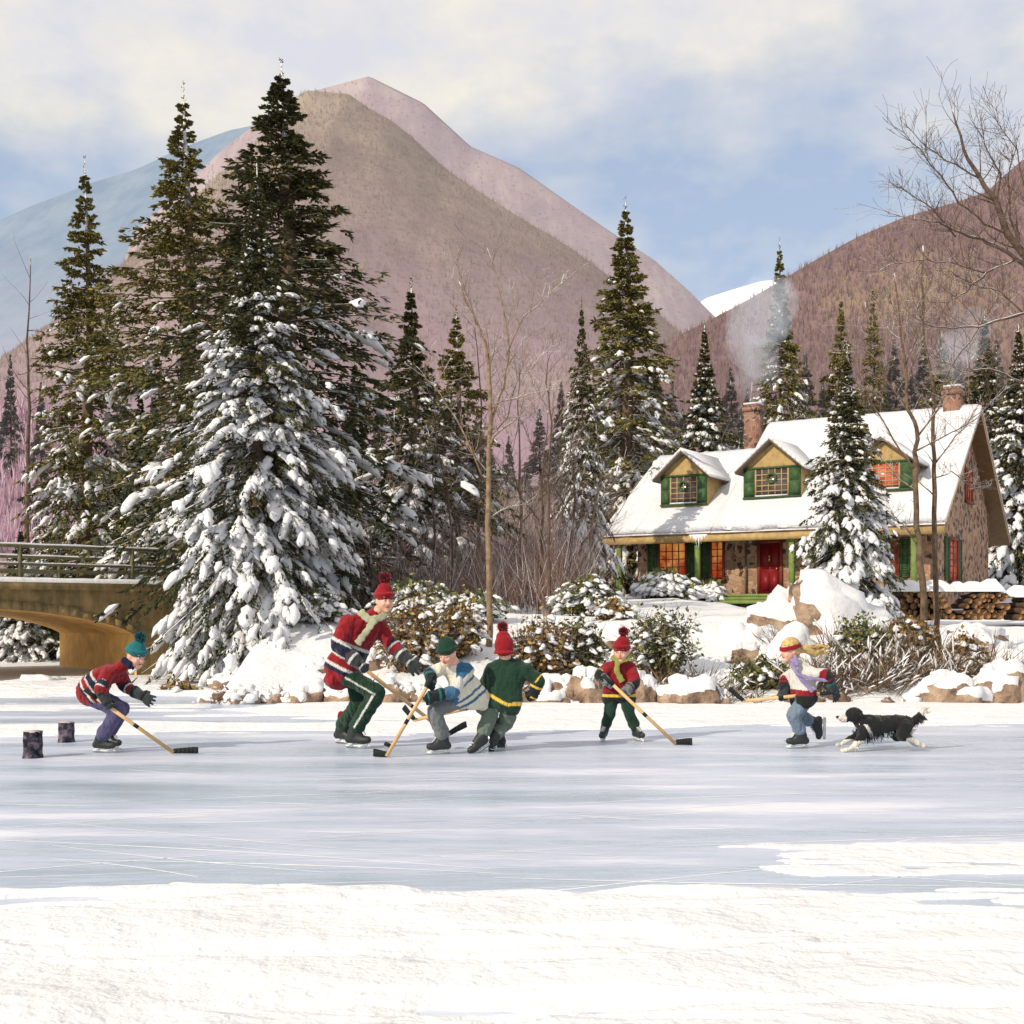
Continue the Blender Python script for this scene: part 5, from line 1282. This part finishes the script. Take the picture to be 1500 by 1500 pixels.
    vox_part(g, 'trousers', [C[x] for x in d['pm']], body, o0, .010, 3, .020*kb, 8, Y0+3, pc)
    for h_, kn, an, toe, ti in legs: skate(body, an, toe, (kn-an).normalized(), kb, o0, ti)
    # gloves
    for (s_, e, h_), gr in zip(arms, (d.get('grA'), d.get('grB'))):
        dd = (h_-e).normalized(); g = MB(); kg = kb*d.get('glove', 1.25)
        if gr and gr[0] == 'grip': fingers_grip(g, h_, (J(gr[2])-J(gr[1])), dd, kg, 0)
        else: fingers_open(g, h_, dd, kg, gr[1] if gr else (0,0,1))
        g.cap(h_-dd*.03*kb, h_-dd*.135*kb, .046*kg, max(.060*kg, RA*.86))
        w0 = h_-dd*.085*kb
        vox_part(g, 'glove', [C[d['gm'][0]], C[d['gm'][1]]], body, o0, .0075, 2, 0, 9, 0, lambda p: 1 if .02 < (p-w0).dot(-dd)/kb < .045 or (.045 < (p-h_).dot(-dd)+.06 < .06) else 0)
    if d.get('hat'): hat(body, c, f, u, r, k, o0, C[d['hat']], d.get('pom', True), d.get('tilt', (0,0,0)), d.get('tall', 1.0), None, d.get('full', False))
    for nm_, mt, pts, rad in d.get('extra', []):
        g = MB(); P_ = [J(p) for p in pts]; rl_ = rad if hasattr(rad, '__len__') else [rad]*len(P_)
        if nm_ == 'scarf':
            for i in range(len(P_)-1):
                dv = P_[i+1]-P_[i]; n_ = max(2, int(dv.length/.012)); dn = dv.normalized(); thn = V3((0,-1,.25)); thn = (thn-dn*thn.dot(dn)).normalized(); sd_ = dn.cross(thn)
                for j in range(n_+1):
                    q = P_[i]+dv*(j/n_); rr_ = (rl_[i]*(1-j/n_)+rl_[i+1]*j/n_)*(1+.12*math.sin(j*1.3)); g.ell(q, (dn*.016, sd_*rr_*1.45, thn*.013), 10, 6)
        else: capchain(g, P_, rl_)
        vox_part(g, nm_, M[mt] if mt in M else C[mt], body, o0, .008, 2, .004, 22, 2)
    return body, c, f, u, r, k, o0
def stick(label, Y0, top, heel, tip, mark=None, blade_h=.07, bup=(0,0,1)):
    a, b_, t_ = at(top[0], top[1], Y0+top[2]), at(heel[0], heel[1], Y0+heel[2]), at(tip[0], tip[1], Y0+tip[2])
    for p in (b_, t_): p.z = max(p.z, .012)
    o = empty('hockey_stick', b_, label, 'hockey stick')
    g = MB(); g.bar(a, b_, .022, .033); g.build('shaft', M['wood'], o, origin=b_)
    dd = (b_-a).normalized(); g = MB(); g.bar(a-dd*.002, a+dd*.14, .026, .037); g.bar(a+dd*(.55*(b_-a).length), a+dd*(.55*(b_-a).length+.05), .0235, .0345); g.build('grip_tape', M['tape'], o, origin=b_)
    bd = (t_-b_).normalized(); up = V3(bup); up = (up-bd*up.dot(bd)).normalized(); n = bd.cross(up); g = MB(); L_ = (t_-b_).length; N_ = 6; prev = None
    for i in range(N_+1):
        s_ = i/N_; p = b_+bd*(L_*s_)+n*(.018*s_*s_); h = blade_h*(.75+.35*s_-.25*max(0, s_-.8)*5*.4)
        q = [p-n*.006-up*.008, p+n*.006-up*.008, p+n*.006+up*(h-.008), p-n*.006+up*(h-.008)]
        if prev: g.box8(prev+q)
        prev = q
    g.build('blade', M['tape'], o, origin=b_); return o
def bands(lst):
    def fn(t):
        for hi_, i in lst:
            if t < hi_: return i
        return lst[-1][1]
    return fn
hab_a, hab_t = bands([(.34,0),(.39,2),(.60,1),(.65,2),(9,0)]), bands([(.36,0),(.41,2),(.58,1),(.62,2),(.74,0),(.79,2),(.86,1),(9,0)])
habs = lambda kind, t, p, l: hab_a(t) if kind == 'A' else hab_t(t)
person(dict(Y0=12.3, k=1.06, kb=1.0, th=.15, ra=.080, rl=.100, label='tallest skater in red and navy striped jersey, red bobble hat and dark green trousers',
    head=(563,880,-.08), f=(.50,-.86,-.05), neck=(550,900,-.03), sa=(510,905,-.14), sb=(563,911,.08), pa=(493,977,-.10), pb=(513,980,.08),
    armA=[(495,946,-.22), (531,976,-.28)], armB=[(571,941,.02), (600,970,-.08)],
    legA=[(553,1016,-.16), (516,1070,-.06), (1,-.28,0), True], legB=[(528,1028,.10), (498,1064,.38), (.7,-.5,0), True],
    grA=('grip', (535,983,-.30), (566,1010,.0)), grB=('open', (.2,-.3,-.9)), jm=['red', 'navy', 'white'], jcol=habs, pm=['dkgreen', 'white'], pcol=lambda t, q, p: 1 if .990 < q and .1 < t < 1.8 else 0,
    gm=['charcoal', 'white'], hat='red', tall=1.15, hem=.13, glove=1.3, gaze=.002,
    extra=[('scarf', 'greyscarf', [(528,896,-.16),(540,908,-.20),(558,905,-.16),(566,897,-.10)], .030), ('scarf', 'greyscarf', [(548,908,-.21),(537,925,-.25),(524,942,-.26)], [.03,.026,.03]),
           ('sock', 'red', [(500,1046,.34),(499,1056,.36)], .035)]))
stick('long hockey stick of the tallest skater, reaching behind the blue jersey skater knees', 12.3, (524,972,-.36), (658,1077,1.05), (682,1064,1.25))
person(dict(Y0=11.85, k=1.0, kb=.86, th=.12, ra=.066, rl=.088, label='crouching skater in striped red jersey and teal bobble hat, beside the two stumps',
    head=(199,961,-.05), f=(.80,-.50,-.32), neck=(184,972,-.02), sa=(163,984,-.15), sb=(178,980,.13), pa=(130,1014,-.10), pb=(136,1012,.10),
    armA=[(146,1010,-.24), (158,1031,-.26)], armB=[(185,1006,.06), (210,1021,-.02)],
    legA=[(173,1041,-.14), (145,1080,-.02), (1,-.15,0), True], legB=[(178,1038,.12), (155,1078,.22), (1,-.25,0), True],
    grA=('grip', (140,1020,-.3), (170,1043,-.2)), grB=('open', (.1,-.2,-1)), jm=['red', 'navy', 'white'], jcol=habs, pm=['purple'], gm=['charcoal', 'black'], hat='teal', pom=True, tall=1.0, hem=.06, bend=.05, glove=1.2,
    extra=[('scarf', 'navy', [(180,966,-.1),(190,974,-.12),(196,977,-.06)], .026)]))
stick('hockey stick of the crouching skater at the left, blade flat on the ice', 11.85, (124,1010,-.3), (254,1103,-.1), (291,1102,-.1), blade_h=.06)
person(dict(Y0=11.75, k=1.0, kb=.88, th=.115, ra=.064, rl=.088, label='bending skater in white jersey with blue shoulders, dark green cap and grey trousers',
    head=(656,957,-.16), f=(-.50,-.74,-.42), neck=(666,973,-.06), sa=(643,974,-.08), sb=(686,977,.02), pa=(676,1019,-.02), pb=(700,1019,.12),
    armA=[(631,988,-.14), (632,1002,-.22)], armB=[(664,1014,-.20), (628,1021,-.26)],
    legA=[(636,1040,-.14), (651,1080,-.05), (-1,-.30,0), True], legB=[(712,1040,.25), (733,1078,.55), (.45,.25,-.85), False, (.85,.1,.5)],
    grA=('grip', (634,994,-.24), (627,1012,-.24)), grB=('grip', (630,1010,-.26), (616,1030,-.24)), jm=['cream', 'blue', 'bluestripe', 'white'],
    jcol=lambda kind, t, p, l: ((1 if t < .26 else (3 if t < .62 else 2)) if kind == 'A' else (1 if t < .20 and (p-l['ms']).dot(l['ac']) > -.02 else (2 if (.34 < t < .40 or .62 < t < .68 or .78 < t < .85) else 0))),
    pm=['grey'], gm=['black', 'teal'], hat='dkgreen', pom=False, tall=.92, hem=.10, glove=1.25,
    extra=[('hair', 'brownhair', [(645,950,-.14),(646,954,-.15)], .022)]))
stick('pale hockey stick of the bending blue and white skater, blade nearest the camera', 11.75, (636,988,-.25), (566,1112,-.32), (546,1107,-.30))
person(dict(Y0=11.95, k=1.0, kb=.88, th=.125, ra=.070, rl=.090, label='skater seen from behind in dark green jersey with yellow stripes and red bobble hat', face=False,
    head=(738,948,-.04), f=(-.35,.92,-.15), neck=(741,966,0), sa=(717,976,.06), sb=(775,977,-.04), pa=(722,1022,.02), pb=(749,1026,-.04),
    armA=[(712,1004,.16), (722,1024,.34)], armB=[(789,998,-.04), (780,1020,-.02)],
    legA=[(716,1056,-.06), (704,1082,-.12), (-.72,-.35,-.45), False, (-.35,-.3,.85)], legB=[(740,1060,.12), (724,1080,-.04), (-.15,.25,-.95), False, (.1,-.9,-.3)],
    grA=('grip', (724,1030,.34), (705,1036,.30)), grB=('grip', (786,1018,-.04), (765,1026,.06)), jm=['dkgreen', 'yellow', 'cream', 'white'],
    jcol=lambda kind, t, p, l: ((1 if .52 < t < .58 else 0) if kind == 'A' else (lambda v: 1 if .90 < v < 1.0 else 0)(t+.9*abs((p-l['ms']).dot(l['ac'])-.03) if abs((p-l['ms']).dot(l['ac'])) < .6 else 0)),
    pm=['sagegrey'], gm=['black', 'yellow'], full=True, hat='red', tall=1.05, hem=.06, glove=1.25, flare=1.1))
stick('hockey stick held low across the bending skater by the green jersey skater', 11.95, (790,1015,-.04), (606,1055,-.1), (588,1039,-.08), bup=(.3,-.6,.6))
person(dict(Y0=12.95, k=1.0, kb=.80, th=.115, ra=.066, rl=.078, label='smallest skater in red jersey with black and yellow cuffs, facing the viewer, legs apart',
    head=(910,955,-.08), f=(-.28,-.95,-.10), neck=(909,968,-.01), sa=(888,974,.0), sb=(926,974,.0), pa=(896,1016,.0), pb=(918,1016,.0),
    armA=[(879,990,-.10), (893,1002,-.20)], armB=[(929,1000,-.10), (914,1015,-.22)],
    legA=[(893,1044,-.06), (885,1070,.0), (-.30,-1,0), True], legB=[(921,1044,-.06), (932,1069,.02), (.45,-1,0), True],
    grA=('grip', (886,992,-.21), (900,1004,-.21)), grB=('grip', (908,1008,-.22), (922,1024,-.2)), jm=['red', 'black', 'yellow'],
    jcol=lambda kind, t, p, l: ((0 if t < .46 else (2 if t < .52 else 1)) if kind == 'A' else (0 if t < .80 else (1 if t < .85 else (2 if t < .93 else 1)))),
    pm=['dkgreen'], gm=['grey', 'charcoal'], hat='red', tilt=(.03,0,0), tall=1.15, hem=.05, glove=1.25,
    extra=[('scarf', 'lime', [(897,962,-.12),(906,969,-.14),(918,965,-.12),(921,958,-.06)], .024), ('scarf', 'lime', [(905,970,-.15),(903,982,-.16),(911,998,-.17)], [.022,.022,.026])]))
stick('hockey stick of the smallest skater, blade resting on the ice to the right', 12.95, (884,990,-.24), (990,1092,-.40), (1014,1091,-.42))
bd, c, f, u, r, k, o0 = person(dict(Y0=12.25, k=1.0, kb=.86, th=.12, ra=.066, rl=.084, label='girl with blonde ponytail and red headband in white jersey skating left ahead of the dog',
    head=(1157,953,-.03), f=(-.93,-.33,-.12), neck=(1166,970,0), sa=(1184,979,-.14), sb=(1170,977,.14), pa=(1182,1018,-.08), pb=(1172,1017,.10),
    armA=[(1212,992,-.18), (1222,1013,-.14)], armB=[(1152,994,.10), (1147,1021,.0)],
    legA=[(1162,1050,-.10), (1176,1078,-.04), (-1,-.12,0), True], legB=[(1170,1048,.12), (1194,1058,.20), (-.05,-.1,-1), False, (-.9,-.1,.1)],
    grA=('open', (-.2,-.2,-1)), grB=('grip', (1156,1021,.0), (1136,1023,0)), jm=['white', 'red', 'black'],
    jcol=lambda kind, t, p, l: ((0 if t < .40 else (1 if t < .62 else (2 if t < .68 else (1 if t < .74 else 2)))) if kind == 'A' else (0 if t < .66 else (1 if t < .86 else 2))),
    pm=['jean'], gm=['charcoal', 'teal'], hem=.03, glove=1.15,
    extra=[('scarf', 'lilac', [(1160,966,-.10),(1168,974,-.18),(1164,960,-.12)], .016), ('scarf', 'lilac', [(1161,972,-.16),(1168,988,-.22),(1188,994,-.24),(1212,997,-.22)], [.015,.015,.016,.014]), ('scarf', 'lilac', [(1163,975,-.17),(1174,996,-.22),(1190,1012,-.22)], [.014,.015,.018]),
           ('hair', 'hair', [(1176,948,-.02),(1184,952,0),(1194,957,.02),(1204,953,.02),(1212,944,.02)], [.03,.045,.04,.026,.008]), ('hair', 'hair', [(1182,950,0),(1192,948,.02),(1203,946,.0),(1214,949,0)], [.03,.03,.018,.006])]))
g = MB(); g.ell(c+u*.045*k-f*.015*k, (r*.088*k, f*.100*k, u*.088*k), 18, 12); g.ell(c-f*.045*k-u*.01*k, (r*.078*k, f*.062*k, u*.078*k)); vox_part(g, 'hair', M['hair'], bd, o0, .009, 2, .006, 30)
g = MB(); n = 22
for i in range(n):
    pts = []
    for j in (i, i+1): a = 6.283*j/n; pts.append(c+u*(.036-.012*math.cos(a))*k-f*.008*k+r*(.092*k*math.sin(a))+f*(.104*k*math.cos(a)))
    g.bar(pts[0], pts[1], .014*k, .044*k)
rgh = np.random.default_rng(3); nH = 240; tH = rgh.uniform(0, 1, (nH, 1)); A_ = np.array(at(1180,950,12.25)-o0); B_ = np.array(at(1204,953,12.27)-o0)
Vh, qh = blades(A_*(1-tH)+B_*tH+rgh.normal(0, .016, (nH, 3)), np.array([[.9, 0, .05]])+rgh.normal(0, .22, (nH, 3))+np.concatenate([0*tH, 0*tH, .6*tH*rgh.choice([-1, 1], (nH, 1))], 1), .09*rgh.uniform(.6, 1.2, nH), np.full(nH, .0035), rgh)
link('hair_strands', npmesh('hair_strands', Vh, [qh], [M['hair']]), bd)
vox_part(g, 'headband', C['red'], bd, o0, .008, 1)
stick('hockey stick of the blonde girl, held level in front of her', 12.25, (1222,1014,-.16), (1088,1027,.05), (1066,1012,.1), bup=(-.4,-.5,.8))
# puck and stumps
g = MB(); g.tube([(0,0,-.0127),(0,0,.0127)], .038, 28); o = g.build('puck', M['rubber'], None); o.location = at(568,1092,12.3); o.location.z = .030; o.rotation_euler = (R(-22), R(24), 0)
tag(o, 'black rubber puck tipped on its edge on the ice by the pale stick', 'puck')
M['stumpbark'] = snowy('grey_stump_bark', [(.38,(.008,.012,.018)),(.5,(.05,.045,.06)),(.64,(.20,.15,.19))], 2.5, 18, bmp=1, bdist=.02)
M['stumptop'] = plain('sawn_stump_top', (.55,.42,.38), .9, .2, 20, .3)
for px, pb, w_, h_, lab in ((48,1110,27,39,'larger stump goalpost at the far left of the ice'), (97,1087,22,29,'smaller stump goalpost behind and right of the larger stump')):
    Y = CH*F/(pb-HZ); g = MB(); n = 22; rr = random.Random(px); rd = [1+rr.uniform(-.09, .09) for _ in range(n)]; Rr = w_*Y/F/2; H_ = h_*Y/F; lev = 6
    for j in range(lev+1):
        z = H_*j/lev
        for kk in range(n): a = 6.283*kk/n; q = Rr*(rd[kk]+.03*math.sin(j*1.9+kk)+(.09 if j == 0 else 0)); g.v.append((q*math.cos(a), q*math.sin(a), z))
    for j in range(lev):
        for kk in range(n): g.face([j*n+kk, j*n+(kk+1) % n, (j+1)*n+(kk+1) % n, (j+1)*n+kk])
    st_ = empty('tree_stump', (xat(px, Y), Y, 0), lab, 'stump')
    g.build('bark', M['stumpbark'], st_); g = MB(); g.tube([(0,0,H_-.01),(0,0,H_+.004)], [Rr*.95, Rr*.93], 22); g.build('cut_top', M['stumptop'], st_)
# breath clouds
# ---------------------------------------------------------------- dog
def dog():
    Y0 = 12.0; J = lambda x, y, dy=0: at(x, y, Y0+dy); o0 = V3((xat(1295, Y0), Y0, 0)); g = MB()
    hd = J(1251,1047,-.02)
    g.ell(hd, (V3((.082,-.02,0)), V3((.015,.070,0)), V3((0,0,.074))), 16, 10)
    capchain(g, [J(1247,1049,-.03), J(1239,1052,-.05), J(1230,1051.5,-.06)], [.050, .036, .024]); capchain(g, [J(1242,1055,-.04), J(1234,1057.5,-.055)], [.018, .010])
    for s in (-1, 1): capchain(g, [hd+V3((.02,s*.055-.01,.045)), hd+V3((.045,s*.075-.01,.035)), hd+V3((.055,s*.08,-.01))], [.020, .018, .010])
    capchain(g, [J(1254,1050), J(1263,1058), J(1272,1062)], [.062, .080, .098]); g.ell(J(1272,1066), (V3((.11,0,0)), V3((0,.088,0)), V3((0,0,.108))))
    capchain(g, [J(1272,1061), J(1295,1061), J(1315,1058), J(1327,1060)], [.098, .088, .076, .080])
    # legs (hip/shoulder, elbow/stifle, carpus/hock, foot)
    fl = [J(1266,1070,-.07), J(1260,1082,-.09), J(1250,1095,-.10), J(1240,1105,-.12), J(1234,1107,-.13)]; fl[-1].z = .018; fl[-2].z = max(fl[-2].z, .02)
    fr = [J(1262,1070,.06), J(1254,1078,.07), J(1240,1085,.07), J(1231,1091,.06), J(1227,1091,.06)]
    hl = [J(1326,1064,-.06), J(1321,1078,-.08), J(1336,1083,-.07), J(1347,1090,-.06), J(1353,1093,-.06)]
    hr = [J(1324,1064,.07), J(1314,1079,.08), J(1328,1081,.10), J(1338,1088,.10), J(1343,1091,.10)]
    for L_, rr_ in ((fl, (.058,.040,.027,.022,.024)), (fr, (.052,.036,.025,.021,.023)), (hl, (.074,.054,.029,.023,.024)), (hr, (.070,.050,.027,.022,.023))): capchain(g, L_, rr_)
    tl = [J(1329,1057), J(1338,1055), J(1348,1048), J(1356,1037)]; capchain(g, tl, [.030, .034, .036, .012])
    def colr(p):
        # white muzzle, blaze, collar, chest, legs and tail tip
        q = lambda a, r_: (p-a).length < r_
        if q(J(1231,1053,-.05), .062): return 1 if not q(J(1227,1050,-.06), .018) else 0
        if q(J(1355,1041), .062): return 1
        t_, dd = proj(p, J(1256,1044), J(1268,1075,-.02))
        if abs((p-J(1264,1060)).dot(V3((.86,0,.5)))) < .016 and p.z < J(0,1060).z: return 1
        if p.z < J(0,1084).z and p.x < J(1290,0).x: return 1
        if p.z < J(0,1079).z and p.x > J(1322,0).x: return 1
        return 0
    b = vox_part(g, 'dog', [M['furblack'], M['furwhite']], None, o0, .0085, 3, .006, 26, 1, colr); b.location = o0
    tag(b, 'black and white collie running left behind the girl, tail raised', 'dog')
    rg_ = np.random.default_rng(5)
    def fringe(name, a, b_, n, L_, mat, dn, sp=.05):
        t_ = rg_.uniform(0, 1, n)[:, None]; B = np.array(a-o0)*(1-t_)+np.array(b_-o0)*t_+rg_.normal(0, sp, (n, 3))*[.6, 1.0, .5]
        D = np.array(dn)+rg_.normal(0, .3, (n, 3)); V, q = blades(B, D, L_*rg_.uniform(.6, 1.2, n), np.full(n, .005), rg_); link(name, npmesh(name, V, [q], [mat]), b)
    fringe('chest_fur', J(1258,1066), J(1274,1076), 260, .075, M['furblack'], (.1, 0, -1)); fringe('belly_fur', J(1276,1074), J(1318,1070), 260, .05, M['furblack'], (.4, 0, -1), .04)
    fringe('collar_fur', J(1264,1058), J(1266,1066), 60, .025, M['furwhite'], (.7, -.1, -.6), .045); fringe('tail_fur', J(1334,1056), J(1350,1047), 240, .075, M['furblack'], (.5, 0, -.8), .02)
    fringe('tail_tip_fur', J(1351,1046), J(1356,1041), 120, .06, M['furwhite'], (.4, 0, .4), .018); fringe('haunch_fur', J(1326,1072), J(1332,1066), 140, .06, M['furwhite'], (.7, 0, -.7), .03)
    fringe('leg_fur', fl[1], fl[2], 120, .045, M['furwhite'], (.7, 0, -.7), .015); fringe('back_fur', J(1272,1052), J(1326,1053), 260, .035, M['furblack'], (1, 0, -.1), .03)
    g = MB(); g.sph(J(1226.5,1050.5,-.06), .014); g.build('nose', M['rubber'], b, True, origin=o0)
    for s in (-1, 1): g = MB(); g.sph(J(1243,1046,-.07 if s < 0 else .03), .009); g.build('eye', M['eyed'], b, True, origin=o0)
    g = MB(); g.ell(J(1234,1057.5,-.055)-V3((.004,0,-.006)), (V3((.028,0,-.006)), V3((0,.010,0)), V3((0,0,.005)))); g.build('tongue', M['lips'], b, True, origin=o0)
M['furcoat'] = M['dyed']
M['furblack'] = plain('black_fur', (.012,.013,.014), .55, .4, 40, .8, .4, bdist=.01); M['furwhite'] = plain('white_fur', (.70,.66,.58), .8, .12, 30, .6)
dog()
# ---------------------------------------------------------------- light, sky, camera
SUN_EL, SUN_AZ = R(31), R(-47)    # azimuth measured from the viewer's side (-Y) ; negative = from the left
sd = Vector((math.sin(SUN_AZ)*math.cos(SUN_EL), -math.cos(SUN_AZ)*math.cos(SUN_EL), math.sin(SUN_EL)))
L = bpy.data.lights.new('sun', 'SUN'); L.energy = 3.9; L.angle = R(.55); L.color = (1, .88, .70)
lo = bpy.data.objects.new('sun', L); col.objects.link(lo); lo.rotation_euler = sd.to_track_quat('Z', 'Y').to_euler()
w = bpy.data.worlds.new('World'); sc.world = w; w.use_nodes = True; nt = w.node_tree
bg = nt.nodes['Background']; sky = N(nt, 'ShaderNodeTexSky', sky_type='NISHITA'); sky.sun_disc = False
sky.sun_elevation = SUN_EL; sky.sun_rotation = math.atan2(sd.x, sd.y); sky.altitude = 300; sky.air_density = 1.0; sky.dust_density = .6
tc = N(nt, 'ShaderNodeTexCoord'); mp = N(nt, 'ShaderNodeMapping'); mp.inputs['Scale'].default_value = (1.0, 1.0, 1.7)
nt.links.new(tc.outputs['Generated'], mp.inputs[0])
n1 = noisetex(nt, mp.outputs[0], 3.6, 6, .55)
sx = N(nt, 'ShaderNodeSeparateXYZ'); nt.links.new(tc.outputs['Generated'], sx.inputs[0])
hi = N(nt, 'ShaderNodeMapRange'); hi.inputs[1].default_value = .345; hi.inputs[2].default_value = .46; hi.inputs[3].default_value = 0; hi.inputs[4].default_value = .42
nt.links.new(sx.outputs[2], hi.inputs[0])
cm = ramp(nt, [(.50, (0,0,0)), (.72, (1,1,1))], math_(nt, 'ADD', n1, hi.outputs[0]))
n3 = noisetex(nt, mp.outputs[0], 9, 5, .6)
skb = mix(nt, .62, sky.outputs[0], (5.8, 6.9, 8.8))
cl = mix(nt, ramp(nt, [(.35,(0,0,0)),(.65,(1,1,1))], n3).outputs[0], (7.6, 7.6, 8.2), (9.6, 9.0, 7.8))
fm = math_(nt, 'MULTIPLY', cm.outputs[0], .92)
nt.links.new(mix(nt, fm, skb, cl), bg.inputs[0]); bg.inputs[1].default_value = .10
cam = bpy.data.cameras.new('camera'); co = bpy.data.objects.new('camera', cam); col.objects.link(co)
co.location = (0, 0, CH); co.rotation_euler = (R(90), 0, 0)
cam.sensor_width = 36; cam.lens = 36*F/1500; cam.shift_y = (HZ-750)/1500; cam.clip_end = 5000; cam.clip_start = .1
sc.camera = co
sc.view_settings.view_transform = 'Standard'; sc.view_settings.look = 'None'; sc.view_settings.exposure = 0
sc.render.engine = 'CYCLES'; sc.cycles.max_bounces = 6; sc.cycles.diffuse_bounces = 3; sc.cycles.volume_step_rate = 2.0; sc.cycles.volume_max_steps = 64
